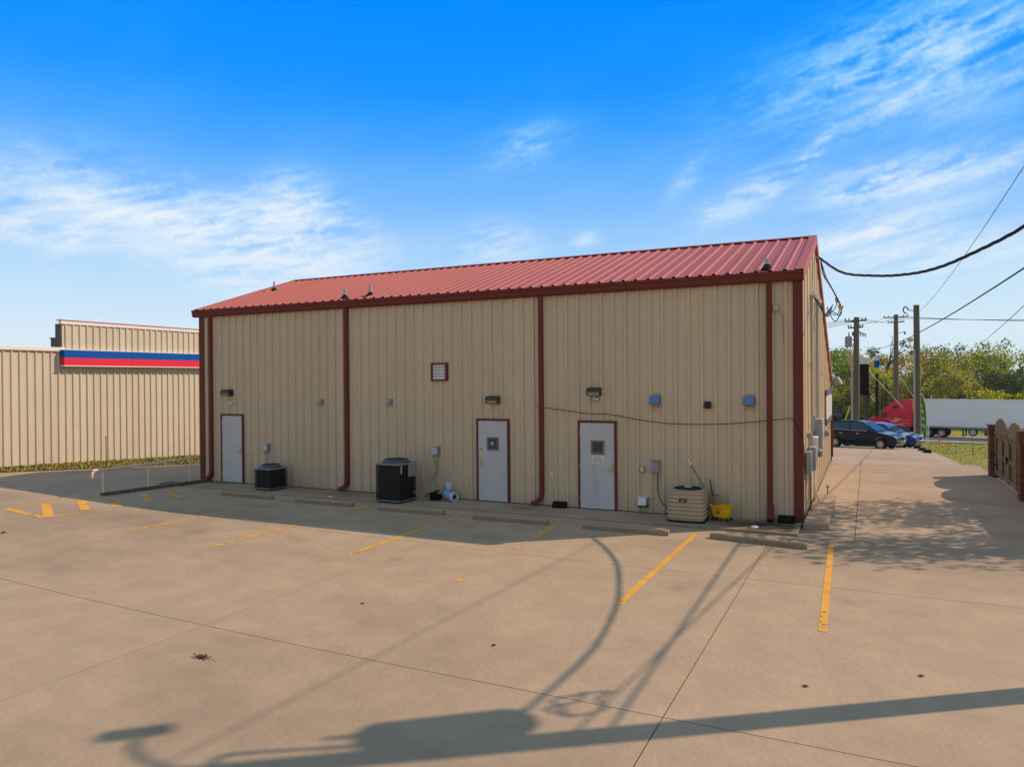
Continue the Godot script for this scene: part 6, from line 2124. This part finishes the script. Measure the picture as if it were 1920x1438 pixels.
func build_truck() -> void:
	var ux := Vector3(0.968, 0, 0.25).normalized()
	var nose := Vector3(27, -3.4, -75.0) + ux * -8.4
	nose.y = -3.39
	var turn := PI - 0.2527
	var o := thing("semi_tractor", "red sleeper-cab truck tractor passing left on the road", "truck", nose, turn)
	var poly := PackedVector2Array([Vector2(-5.5, 1.05), Vector2(-5.5, 4.0), Vector2(-4.9, 4.07), Vector2(-4.2, 3.98), Vector2(-3.5, 3.70), Vector2(-2.95, 3.27), Vector2(-2.6, 2.88), Vector2(-2.45, 2.70), Vector2(-2.0, 2.08), Vector2(-1.0, 1.88), Vector2(-0.25, 1.62), Vector2(-0.04, 1.35), Vector2(0.0, 0.6), Vector2(-0.25, 0.5)])
	for p in arc(-1.05, 0.52, 0.62, -0.1, 2.5, 9): poly.append(p)
	poly.append(Vector2(-1.75, 1.05))
	var wf := func(p: Vector2) -> float: return 1.22 - 0.26 * clampf((p.x + 2.1) / 2.1, 0.0, 1.0) - 0.18 * clampf((p.y - 2.6) / 1.6, 0.0, 1.0)
	var b := B.new()
	b.shell(poly, wf, Transform3D(), 0.09)
	put("cab", b, M.truck_red, o)
	var ws := B.new()
	ws.face([Vector3(-2.03, 2.15, -1.05), Vector3(-2.03, 2.15, 1.05), Vector3(-2.44, 2.68, 1.02), Vector3(-2.44, 2.68, -1.02)], Vector3(1, 0.7, 0))
	put("windscreen", ws, M.glass, o, Vector3(0.02, 0.012, 0))
	for s in [-1.0, 1.0]:
		var w := B.new()
		w.face([Vector3(-3.05, 2.02, s * 1.228), Vector3(-2.25, 1.98, s * 1.228), Vector3(-2.5, 2.5, s * 1.228), Vector3(-2.95, 2.6, s * 1.228)], Vector3(0, 0, s))
		put("side_window", w, M.glass, o)
		var sw := B.new()
		sw.prism(PackedVector2Array([Vector2(-4.15, 3.35), Vector2(-3.75, 3.4), Vector2(-3.55, 3.2), Vector2(-3.7, 3.02), Vector2(-4.05, 3.05)]), 0.02, Transform3D(Basis(), Vector3(0, 0, s * 1.165)))
		put("sleeper_window", sw, M.black_gloss, o)
		var sk := B.new()
		sk.box(Vector3(-3.55, 0.68, s * 1.12), Vector3(3.4, 0.72, 0.2), Basis(), 0.04)
		put("side_skirt", sk, M.unit_dark, o)
		var ft := B.new()
		ft.tube([Vector3(-2.1, 0.75, s * 1.1), Vector3(-2.95, 0.75, s * 1.1)], 0.33, 16)
		put("fuel_tank", ft, M.chrome, o)
		var mr := B.new()
		mr.box(Vector3(-2.05, 2.35, s * 1.42), Vector3(0.12, 0.65, 0.22), Basis(), 0.03)
		mr.bar(Vector3(-2.2, 2.6, s * 1.2), Vector3(-2.05, 2.6, s * 1.4), 0.04, 0.04)
		put("mirror", mr, M.black, o)
		var hl := B.new()
		hl.box(Vector3(-0.2, 1.18, s * 0.86), Vector3(0.35, 0.25, 0.3), Basis(), 0.05)
		put("headlight", hl, M.lamp, o)
		var mk := B.new()
		for q in [[-4.05, 1.86, 0.6, 0.13], [-3.75, 1.62, 0.7, 0.10], [-4.0, 1.28, 1.5, 0.07]]:
			mk.box(Vector3(q[0], q[1], s * 1.226), Vector3(q[2], q[3], 0.01), Basis(Vector3(0, 0, 1), 0.05))
		put("white_lettering", mk, M.sign_white, o)
		var ok := B.new()
		for q in [[-4.85, 1.8, 0.7, 0.22], [-4.75, 1.42, 0.9, 0.2], [-4.4, 1.16, 1.3, 0.07]]:
			ok.box(Vector3(q[0], q[1], s * 1.228), Vector3(q[2], q[3], 0.01))
		put("orange_lettering", ok, M.orange, o)
		var wt := B.new()
		wt.box(Vector3(-1.85, 1.0, s * 1.14), Vector3(1.1, 0.14, 0.16), Basis(), 0.03)
		put("step", wt, M.sign_white, o)
		wheel(o, Vector3(-1.05, 0.52, s * 1.02), 0.52, 0.3, s, 10)
		for x in [-7.05, -8.35]:
			wheel(o, Vector3(x, 0.52, s * 0.98), 0.52, 0.5, s, 10)
	var bp := B.new()
	bp.box(Vector3(-0.06, 0.62, 0), Vector3(0.25, 0.42, 2.0), Basis(), 0.06)
	put("bumper", bp, M.chrome, o)
	var gr := B.new()
	gr.box(Vector3(-0.02, 1.18, 0), Vector3(0.1, 0.6, 0.95), Basis(), 0.03)
	put("grille", gr, M.chrome, o)
	var fr := B.new()
	fr.box(Vector3(-5.2, 0.85, 0), Vector3(7.2, 0.28, 0.9))
	put("chassis", fr, M.black, o)
	var ex := B.new()
	ex.tube([Vector3(-5.75, 0.9, -0.85), Vector3(-5.75, 3.9, -0.85)], 0.09, 10)
	put("exhaust_stack", ex, M.chrome, o)
	var t := thing("semi_trailer", "long white box trailer behind the red truck", "trailer", nose, turn)
	var bx := B.new()
	bx.box(Vector3(-14.3, 2.62, 0), Vector3(16.1, 2.82, 2.56), Basis(), 0.04)
	put("box_body", bx, M.truck_white, t)
	for k in 17:
		var rb := B.new()
		rb.box(Vector3(-14.3, 1.40 + k * 0.152, -1.285), Vector3(15.9, 0.03, 0.014))
		put("side_rib", rb, M.truck_white, t)
	for s in [-1.0, 1.0]:
		var rl := B.new()
		rl.box(Vector3(-14.3, 1.14, s * 1.27), Vector3(16.14, 0.16, 0.07))
		put("bottom_rail", rl, M.grey_box, t)
		var tr := B.new()
		tr.box(Vector3(-14.3, 4.03, s * 1.27), Vector3(16.14, 0.09, 0.07))
		put("top_rail", tr, M.light_grey, t)
		var lg := B.new()
		lg.bar(Vector3(-10.3, 1.1, s * 0.9), Vector3(-10.3, 0.3, s * 0.9), 0.14, 0.14)
		lg.box(Vector3(-10.3, 0.26, s * 0.9), Vector3(0.3, 0.06, 0.3))
		put("landing_leg", lg, M.dark_grey, t)
		for x in [-19.6, -20.9]:
			wheel(t, Vector3(x, 0.52, s * 0.98), 0.52, 0.5, s, 10)
	var sk := B.new()
	sk.box(Vector3(-16.0, 0.72, -1.2), Vector3(7.5, 0.7, 0.03))
	put("side_skirt", sk, M.unit_dark, t)
	var sp := B.new()
	sp.tube([Vector3(-11.2, 0.68, -0.95), Vector3(-11.2, 0.68, -0.7)], 0.42, 20)
	put("spare_tyre", sp, M.rubber, t)
	var sh := B.new()
	sh.tube([Vector3(-11.2, 0.68, -0.97), Vector3(-11.2, 0.68, -0.94)], 0.3, 18)
	put("spare_hub", sh, M.light_grey, t)

# ---------------------------------------------------------------- fence and gate
func brick_pillar(label: String, cx: float, cz: float, h: float) -> void:
	var o := thing("brick_pillar", label, "pillar", Vector3(cx, 0, cz))
	var W := 0.42
	var core := B.new()
	core.box(Vector3(0, h / 2, 0), Vector3(W - 0.03, h - 0.01, W - 0.03))
	put("mortar_core", core, M.mortar, o)
	rng.seed = int(cz * 10.0) + 500
	var full := B.new()
	full.box(Vector3.ZERO, Vector3(0.203, 0.066, 0.10), Basis(), 0.005)
	var mesh := full.mesh()
	var courses: int = int((h - 0.3) / 0.077)
	for c in courses:
		var y := 0.04 + c * 0.077
		for s in 4:
			var bs := Basis(Vector3.UP, s * PI / 2)
			var shift := 0.0535 if c % 2 == 0 else -0.0535
			for k in 2:
				var p := bs * Vector3(-0.107 + 0.214 * k + shift * 0.98, y, W / 2 - 0.05)
				if k == 1 and shift > 0: p = bs * Vector3(0.1065, y, W / 2 - 0.05)
				if k == 0 and shift < 0: p = bs * Vector3(-0.1065, y, W / 2 - 0.05)
				if k == 0 and shift > 0: p = bs * Vector3(-0.1075, y, W / 2 - 0.05)
				if k == 1 and shift < 0: p = bs * Vector3(0.1075, y, W / 2 - 0.05)
				if c % 2 == 1: p -= bs * Vector3(0.004, 0, 0)
				var i := put_mesh("brick", mesh, M.brick[rng.randi() % 5], o, p + bs * Vector3(0, 0, rng.randf_range(-0.003, 0.002)))
				i.rotation.y = s * PI / 2
	var cap := B.new()
	cap.box(Vector3(0, h - 0.22, 0), Vector3(W + 0.05, 0.20, W + 0.05), Basis(), 0.006)
	cap.box(Vector3(0, h - 0.08, 0), Vector3(W + 0.02, 0.08, W + 0.02), Basis(), 0.006)
	put("cap_band", cap, M.brick[1], o)
	var top := B.new()
	top.box(Vector3(0, h - 0.02, 0), Vector3(W + 0.08, 0.045, W + 0.08), Basis(), 0.008)
	put("cap_stone", top, M.brick[3], o)

func board(parent: Node, called: String, x: float, y0: float, y1: float, z: float, w: float, t: float, k: int, top2 := -1.0) -> void:
	var b := B.new()
	if top2 < 0.0:
		b.box(Vector3(x, (y0 + y1) / 2, z), Vector3(t, y1 - y0, w), Basis(), 0.004)
	else:
		b.prism(PackedVector2Array([Vector2(-w / 2, y0), Vector2(w / 2, y0), Vector2(w / 2, top2), Vector2(-w / 2, y1)]), t, Transform3D(Basis(Vector3(0, 0, 1), Vector3.UP, Vector3(-1, 0, 0)), Vector3(x, 0, z)))
	put(called, b, M.board[k % 5], parent)

func build_fence() -> void:
	brick_pillar("red brick pillar at the far end of the wooden gates", 23.31, -10.9, 1.66)
	brick_pillar("red brick pillar at the near end of the wooden gates", 23.31, -5.62, 1.80)
	brick_pillar("red brick pillar closing the fence nearest the camera, right of view", 23.31, 0.0, 1.80)
	rng.seed = 33
	for g in 2:
		var z0: float = [-10.62, -8.22][g]
		var z1: float = [-8.26, -5.87][g]
		var o := thing("wooden_gate", ["weathered wooden gate leaf with arched head, farther from the camera", "weathered wooden gate leaf with arched head, beside the near brick pillar"][g], "gate", Vector3(23.27, 0, 0), 0.0, "pair of arched wooden gates")
		var n := 16
		var w := (z1 - z0) / n
		var zc := (z0 + z1) / 2
		var half := (z1 - z0) / 2
		for k in n:
			var z := z0 + (k + 0.5) * w
			board(o, "board", 0.03, 0.09, 1.36, z, w - 0.008, 0.02, rng.randi())
			var ta := 1.42 + 0.44 * sqrt(maxf(0.0, 1.0 - pow((z - w / 2 - zc) / half, 2)))
			var tb := 1.42 + 0.44 * sqrt(maxf(0.0, 1.0 - pow((z + w / 2 - zc) / half, 2)))
			board(o, "arch_board", -0.035, 1.40, ta, z, w - 0.004, 0.02, rng.randi(), tb)
		# head strip bent over the arch
		var hs := B.new()
		for k in 14:
			var a0 := PI * k / 14.0
			var a1 := PI * (k + 1) / 14.0
			hs.bar(Vector3(-0.02, 1.43 + 0.45 * sin(a0), zc - half * cos(a0)), Vector3(-0.02, 1.43 + 0.45 * sin(a1), zc - half * cos(a1)), 0.08, 0.03, Vector3.RIGHT)
		put("arch_trim", hs, M.board[4], o)
		for y in [0.16, 0.74, 1.33]:
			var r := B.new()
			r.box(Vector3(-0.005, y, zc), Vector3(0.035, 0.13, z1 - z0 - 0.02), Basis(), 0.005)
			put("rail", r, M.board[2], o)
		var ld := B.new()
		ld.box(Vector3(-0.04, 1.405, zc), Vector3(0.07, 0.025, z1 - z0), Basis(), 0.004)
		put("ledge", ld, M.board[0], o)
		for z in [z0 + 0.08, zc - 0.09, zc + 0.09, z1 - 0.08]:
			var s := B.new()
			s.box(Vector3(-0.02, 0.72, z), Vector3(0.045, 1.30, 0.13), Basis(), 0.006)
			put("stile", s, M.board[3], o)
		for y in [0.78, 1.1]:
			var h := B.new()
			h.box(Vector3(-0.047, y - 0.36 + 0.3 * g, z0 + 0.25 if g == 0 else z1 - 0.25), Vector3(0.012, 0.05, 0.42))
			put("hinge_strap", h, M.black, o)
	var lt := thing("gate_latch", "black iron latch where the two wooden gates meet", "latch", Vector3(23.20, 0.82, -8.24))
	var lb := B.new()
	lb.box(Vector3(0, 0, 0), Vector3(0.03, 0.05, 0.34))
	lb.box(Vector3(0.0, -0.08, 0.08), Vector3(0.03, 0.16, 0.04))
	put("bolt", lb, M.black, lt)
	var f := thing("wooden_fence", "weathered vertical board fence running right from near pillar", "fence", Vector3(23.30, 0, 0))
	var n2 := 36
	for k in n2:
		var z := -5.38 + (k + 0.5) * (5.16 / n2)
		board(f, "board", 0.0, 0.06, 1.52 + rng.randf_range(-0.02, 0.02), z, 5.16 / n2 - 0.007, 0.02, rng.randi())
	for y in [0.3, 1.2]:
		var r := B.new()
		r.box(Vector3(0.035, y, -2.8), Vector3(0.04, 0.09, 5.1))
		put("rail", r, M.board[2], f)

# ---------------------------------------------------------------- trees
func leaf_quad(b: B, p: Vector3, n: Vector3, s: float) -> void:
	var u := n.cross(Vector3(0.31, 0.9, 0.17)).normalized()
	var a := rng.randf() * TAU
	var x := (u * cos(a) + n.cross(u) * sin(a)) * s
	var y := n.cross(x) * rng.randf_range(0.45, 0.8)
	b.tri_n(p - x, p + y, p + x, n, n, n)
	b.tri_n(p - x, p + x, p - y, n, n, n)

func crown(seed_: int, rx: float, h: float, clumps: int, leaves: int, size: float, palette: Array, low := 0.12, spread := 1.0) -> ArrayMesh:
	rng.seed = seed_
	var b := B.new()
	for k in clumps:
		# clump centres fill an egg shaped volume, thicker towards the outside
		var an := rng.randf() * TAU
		var t := rng.randf()
		var y := lerpf(low, 0.93, t)
		var wide := rx * pow(sin(PI * clampf(0.12 + 0.83 * (y - low) / (1.0 - low), 0.0, 1.0)), 0.6)
		var rad := wide * sqrt(rng.randf_range(0.15, 1.0)) * spread
		var c := Vector3(cos(an) * rad, y * h, sin(an) * rad)
		var cr := rx * rng.randf_range(0.20, 0.36)
		var pc: Color = palette[rng.randi() % palette.size()]
		var tone := rng.randf_range(0.65, 1.25)
		for q in leaves:
			var d := Vector3(rng.randfn(), rng.randfn() * 0.8, rng.randfn()).normalized()
			var p := c + d * cr * pow(rng.randf(), 0.45)
			var k2 := tone * rng.randf_range(0.7, 1.35)
			var alt: Color = palette[rng.randi() % palette.size()]
			var cc := pc.lerp(alt, 0.25 if rng.randf() < 0.7 else 0.8) * k2
			b.col = Color(cc.r, cc.g, cc.b)
			var n := (d * 0.7 + Vector3(rng.randfn(), rng.randfn(), rng.randfn()) * 0.6).normalized()
			leaf_quad(b, p, n, size * rng.randf_range(0.6, 1.3))
	return b.mesh()

func trunk(seed_: int, h: float, r: float, limbs: int, rx: float) -> ArrayMesh:
	rng.seed = seed_
	var b := B.new()
	b.tube([Vector3(0, -0.4, 0), Vector3(0.05, h * 0.25, 0), Vector3(-0.05, h * 0.55, 0.05), Vector3(0.02, h * 0.85, 0)], [r * 1.25, r, r * 0.65, r * 0.15], 9)
	for k in limbs:
		var a := TAU * k / limbs + rng.randf()
		var y0 := h * rng.randf_range(0.22, 0.6)
		var l := rx * rng.randf_range(0.5, 0.95)
		var d := Vector3(cos(a), 0, sin(a))
		b.tube([Vector3(0, y0, 0), d * l * 0.5 + Vector3(0, y0 + l * 0.35, 0), d * l + Vector3(0, y0 + l * 0.8, 0)], [r * 0.5, r * 0.3, r * 0.06], 6)
	return b.mesh()

func build_trees() -> void:
	var green := [Color(0.161, 0.265, 0.040), Color(0.241, 0.343, 0.053), Color(0.113, 0.187, 0.033), Color(0.547, 0.562, 0.106)]
	var olive := [Color(0.322, 0.343, 0.059), Color(0.483, 0.452, 0.086), Color(0.209, 0.250, 0.046), Color(0.741, 0.655, 0.158)]
	var gold := [Color(0.773, 0.562, 0.092), Color(0.547, 0.421, 0.079), Color(0.354, 0.374, 0.066), Color(0.800, 0.733, 0.158)]
	var brown := [Color(0.547, 0.374, 0.106), Color(0.386, 0.296, 0.079), Color(0.290, 0.296, 0.066), Color(0.773, 0.546, 0.158)]
	var lime := [Color(0.50, 0.52, 0.02), Color(0.40, 0.45, 0.02), Color(0.58, 0.54, 0.03)]
	var dark := [Color(0.07, 0.12, 0.045), Color(0.10, 0.14, 0.055), Color(0.05, 0.085, 0.03)]
	var kinds := {}
	kinds["green"] = [crown(101, 1.0, 2.6, 48, 84, 0.037, green), green]
	kinds["olive"] = [crown(102, 1.0, 2.5, 48, 84, 0.037, olive), olive]
	kinds["gold"] = [crown(103, 1.0, 2.7, 46, 80, 0.037, gold), gold]
	kinds["brown"] = [crown(104, 1.0, 2.8, 44, 74, 0.036, brown), brown]
	kinds["lime"] = [crown(105, 1.0, 1.7, 36, 60, 0.055, lime, 0.05), lime]
	kinds["dark"] = [crown(106, 1.0, 2.6, 48, 84, 0.037, dark), dark]
	kinds["green2"] = [crown(107, 1.0, 2.4, 46, 82, 0.037, green + olive), green]
	kinds["mixed"] = [crown(108, 1.0, 2.6, 48, 82, 0.037, gold + olive + green), gold]
	var tr := trunk(7, 2.4, 0.055, 6, 0.9)
	# x, z, height, kind, label
	var list := [
		[14.2, -106.0, 10.6, "green", "dark green tree just clear of the building's side wall"],
		[13.0, -98.0, 6.4, "green2", "light green low tree nearest the building's far corner"],
		[17.2, -104.0, 11.4, "green", "green tree behind the pylon sign's pale head"],
		[16.2, -97.5, 7.4, "olive", "olive tree behind the transformer pole's lower half"],
		[19.6, -103.5, 10.2, "gold", "golden tree between the pylon and the narrow green sign"],
		[21.4, -98.5, 8.4, "gold", "golden brown tree just right of the narrow green sign"],
		[23.2, -104.5, 10.8, "brown", "russet tree behind the middle road pole's right side"],
		[23.4, -95.5, 7.2, "green", "green tree behind the truck's roof"],
		[25.7, -102.5, 10.7, "brown", "brown and gold tree left of the rightmost road pole"],
		[28.4, -104.0, 9.7, "mixed", "mottled gold and green tree right of the rightmost road pole"],
		[27.1, -96.5, 8.0, "olive", "olive tree above the green feather flag"],
		[31.2, -101.5, 11.2, "green2", "tall green tree with a peaked top above the trailer's front"],
		[30.2, -94.5, 7.6, "mixed", "mottled green tree right behind the trailer's front end"],
		[34.6, -104.5, 10.4, "green", "rounded green tree in the gap of the far tree line"],
		[33.2, -91.5, 4.9, "lime", "bright yellow-green bush above the trailer, left of a pair"],
		[35.5, -91.0, 4.5, "lime", "bright yellow-green bush above the trailer, right of a pair"],
		[36.4, -97.5, 8.6, "dark", "dark blue-green tree behind the yellow-green bushes"],
		[38.6, -106.0, 11.2, "olive", "broad olive tree towards the right of the far tree line"],
		[40.0, -95.0, 7.8, "olive", "olive tree low behind the trailer near the right edge"],
		[42.2, -104.5, 10.2, "mixed", "gold-flecked tree at the right of the far tree line"],
		[43.0, -92.5, 11.6, "dark", "tall dark tree at the right edge of the far tree line"],
		[46.5, -97.0, 10.6, "green", "green tree beyond the right edge of the view"],
		[10.0, -104.0, 10.4, "green", "green tree hidden behind the building's far corner"],
		[33.0, -112.0, 11.8, "dark", "dark tree standing behind the peaked green tree"],
		[21.0, -112.0, 11.6, "dark", "dark tree standing behind the golden trees"],
		[28.5, -113.0, 11.5, "green", "green tree standing behind the mottled trees"],
		[15.4, -113.0, 11.6, "brown", "brown tree standing behind the transformer pole's trees"],
		[38.0, -114.0, 12.2, "green2", "green tree standing behind the broad olive tree"],
		[50.0, -102.0, 11.0, "olive", "olive tree far beyond the right edge of the view"],
		[6.0, -108.0, 10.6, "olive", "olive tree hidden by the red-roofed building"]]
	rng.seed = 71
	var turns := []
	for i in list.size(): turns.append([rng.randf() * TAU, rng.randf_range(0.9, 1.15), rng.randf_range(0.95, 1.1)])
	for i in list.size():
		var q: Array = list[i]
		var bush: bool = q[3] == "lime"
		var o := thing("bush" if bush else "tree", q[4], "bush" if bush else "tree", on(q[0], q[1], -0.1), turns[i][0], "trees beyond the road")
		var hh: float = {"green": 2.6, "olive": 2.5, "gold": 2.7, "brown": 2.8, "lime": 1.7, "dark": 2.6, "green2": 2.4, "mixed": 2.6}[q[3]]
		var s: float = q[2] / hh
		var t := put_mesh("trunk", tr, M.bark, o)
		t.scale = Vector3.ONE * s
		var c := put_mesh("crown", kinds[q[3]][0], M.leaf, o)
		c.scale = Vector3(s * turns[i][1], s, s * turns[i][2])
	# hedge-like undergrowth closing the foot of the trees
	rng.seed = 90
	var ub := B.new()
	for k in 15000:
		var x := rng.randf_range(-2.0, 58.0)
		var z := -89.0 - rng.randf() * 8.0 - 1.5 * sin(x * 0.5)
		if x < 22.0: z -= 9.0
		var y := rng.randf() * rng.randf_range(1.0, 3.6)
		var pc: Color = (olive if rng.randf() < 0.5 else (green if rng.randf() < 0.6 else gold))[rng.randi() % 4]
		var t := rng.randf_range(0.6, 1.2)
		ub.col = Color(pc.r * t, pc.g * t, pc.b * t)
		leaf_quad(ub, on(x, z, y), Vector3(rng.randfn(), rng.randfn() + 0.5, rng.randfn() + 0.4).normalized(), rng.randf_range(0.14, 0.30))
	tag(put("undergrowth", ub, M.leaf), "mixed undergrowth at the foot of the trees beyond the road", "undergrowth", "", "stuff")
	# half-dead tree with bare forked limbs
	var sn := thing("bare_tree", "half-dead tree with bare forked limbs rising left of the middle pole", "tree", on(22.0, -100.0))
	rng.seed = 19
	var sb := B.new()
	var tips := []
	for q in [[Vector3(0, 7.0, 0), Vector3(0.4, 9.0, 0), Vector3(0.9, 10.9, 0), 0.16], [Vector3(0.15, 8.0, 0), Vector3(1.2, 9.6, 0.2), Vector3(2.4, 10.4, 0.2), 0.14], [Vector3(0.4, 9.0, 0), Vector3(0.5, 10.6, 0.1), Vector3(0.75, 12.2, 0), 0.07], [Vector3(0, 7.6, 0), Vector3(-1.0, 9.2, 0), Vector3(-2.2, 10.4, 0.2), 0.09], [Vector3(1.2, 9.6, 0.2), Vector3(2.0, 10.8, 0.2), Vector3(2.3, 11.7, 0.2), 0.07]]:
		sb.tube([q[0], q[1], q[2]], [q[3], q[3] * 0.7, q[3] * 0.25], 6)
		tips.append(q[2])
		for k in 5:
			var p: Vector3 = q[1].lerp(q[2], rng.randf())
			var d := Vector3(rng.randfn(), absf(rng.randfn()), rng.randfn()) * 0.45
			sb.tube([p, p + d], [0.035, 0.012], 4)
	sb.tube([Vector3(-0.1, -0.4, 0), Vector3(-0.15, 4.0, 0), Vector3(0, 7.2, 0), Vector3(0.2, 8.4, 0)], [0.3, 0.24, 0.19, 0.15], 8)
	put("trunk", sb, M.bark, sn)
	var lb := B.new()
	for c in [[Vector3(-2.2, 10.3, 0.2), 0.6], [Vector3(-1.7, 9.6, 0), 0.45], [Vector3(2.6, 10.7, 0.2), 0.75], [Vector3(2.0, 11.2, 0.2), 0.5], [Vector3(-0.9, 8.3, 0), 0.6], [Vector3(3.1, 10.0, 0.2), 0.5]]:
		for k in 70:
			var d := Vector3(rng.randfn(), rng.randfn() * 0.7, rng.randfn()).normalized()
			var pc: Color = dark[rng.randi() % 3]
			lb.col = pc * rng.randf_range(0.7, 1.4)
			leaf_quad(lb, c[0] + d * c[1] * sqrt(rng.randf()), Vector3(rng.randfn(), rng.randfn(), rng.randfn()).normalized(), rng.randf_range(0.07, 0.15))
	put("foliage", lb, M.leaf, sn)
	# bright shrub by the signs
	var sh := thing("bush", "yellow-green shrub at the foot of the pylon sign", "bush", on(18.9, -64.0, -0.1))
	var sc := put_mesh("crown", kinds["lime"][0], M.leaf, sh)
	sc.scale = Vector3.ONE * 1.15
	# the shade tree behind the fence on the right, out of view; its shadow falls on the driveway
	var near := thing("shade_tree", "broad leafy tree behind the fence, right of the view", "tree", Vector3(28.45, 0, -6.3))
	put_mesh("trunk", trunk(55, 8.6, 0.24, 9, 4.2), M.bark, near)
	put_mesh("crown", crown(56, 3.55, 9.4, 64, 120, 0.10, green + olive, 0.42), M.leaf, near)

# ---------------------------------------------------------------- the scene
func _ready() -> void:
	# camera, sky, sun, exposure
	noise.seed = 12
	noise.frequency = 0.12
	noise.fractal_octaves = 4
	noise_fine.seed = 13
	noise_fine.frequency = 0.5
	noise_fine.fractal_octaves = 3
	var cam := Camera3D.new()
	cam.name = "camera"
	cam.transform = Transform3D(Basis(Vector3(0.9000608, -0.00787285, -0.43569322), Vector3(0.00462859, 0.9999531, -0.00850705), Vector3(0.43573976, 0.00564021, 0.90005502)).orthonormalized(), Vector3(19.6069, 3.2296, 17.2145))
	cam.fov = 54.99
	cam.near = 0.1
	cam.far = 2500.0
	add_child(cam)
	var sky_m := PanoramaSkyMaterial.new()
	sky_m.panorama = ImageTexture.create_from_image(sky_image(3072, 1536))
	sky_m.energy_multiplier = 1.0
	var sky := Sky.new()
	sky.sky_material = sky_m
	var env := Environment.new()
	env.background_mode = Environment.BG_SKY
	env.sky = sky
	env.tonemap_mode = Environment.TONE_MAPPER_LINEAR
	env.tonemap_exposure = 1.0
	env.sdfgi_enabled = true
	env.ssao_enabled = true
	env.ssil_enabled = true
	env.fog_enabled = true
	env.fog_density = 0.0002
	env.fog_light_color = Color(0.80, 0.88, 0.96)
	var we := WorldEnvironment.new()
	we.name = "environment"
	we.environment = env
	add_child(we)
	var sun := DirectionalLight3D.new()
	sun.name = "sun"
	sun.light_color = Color(1.0, 0.885, 0.77)
	sun.light_energy = 1.34
	sun.light_angular_distance = 0.5
	sun.shadow_enabled = true
	sun.look_at_from_position(SUN * 10.0, Vector3.ZERO, Vector3.UP)
	add_child(sun)

	make_materials()
	build_ground()
	build_main()
	build_next_door()
	build_markings()
	build_rail()
	build_roof_pipes()
	build_wall_fittings()
	build_condensers()
	build_clutter()
	build_utilities()
	build_near_pole()
	build_far_poles()
	build_signs()
	build_vehicles()
	build_fence()
	build_trees()
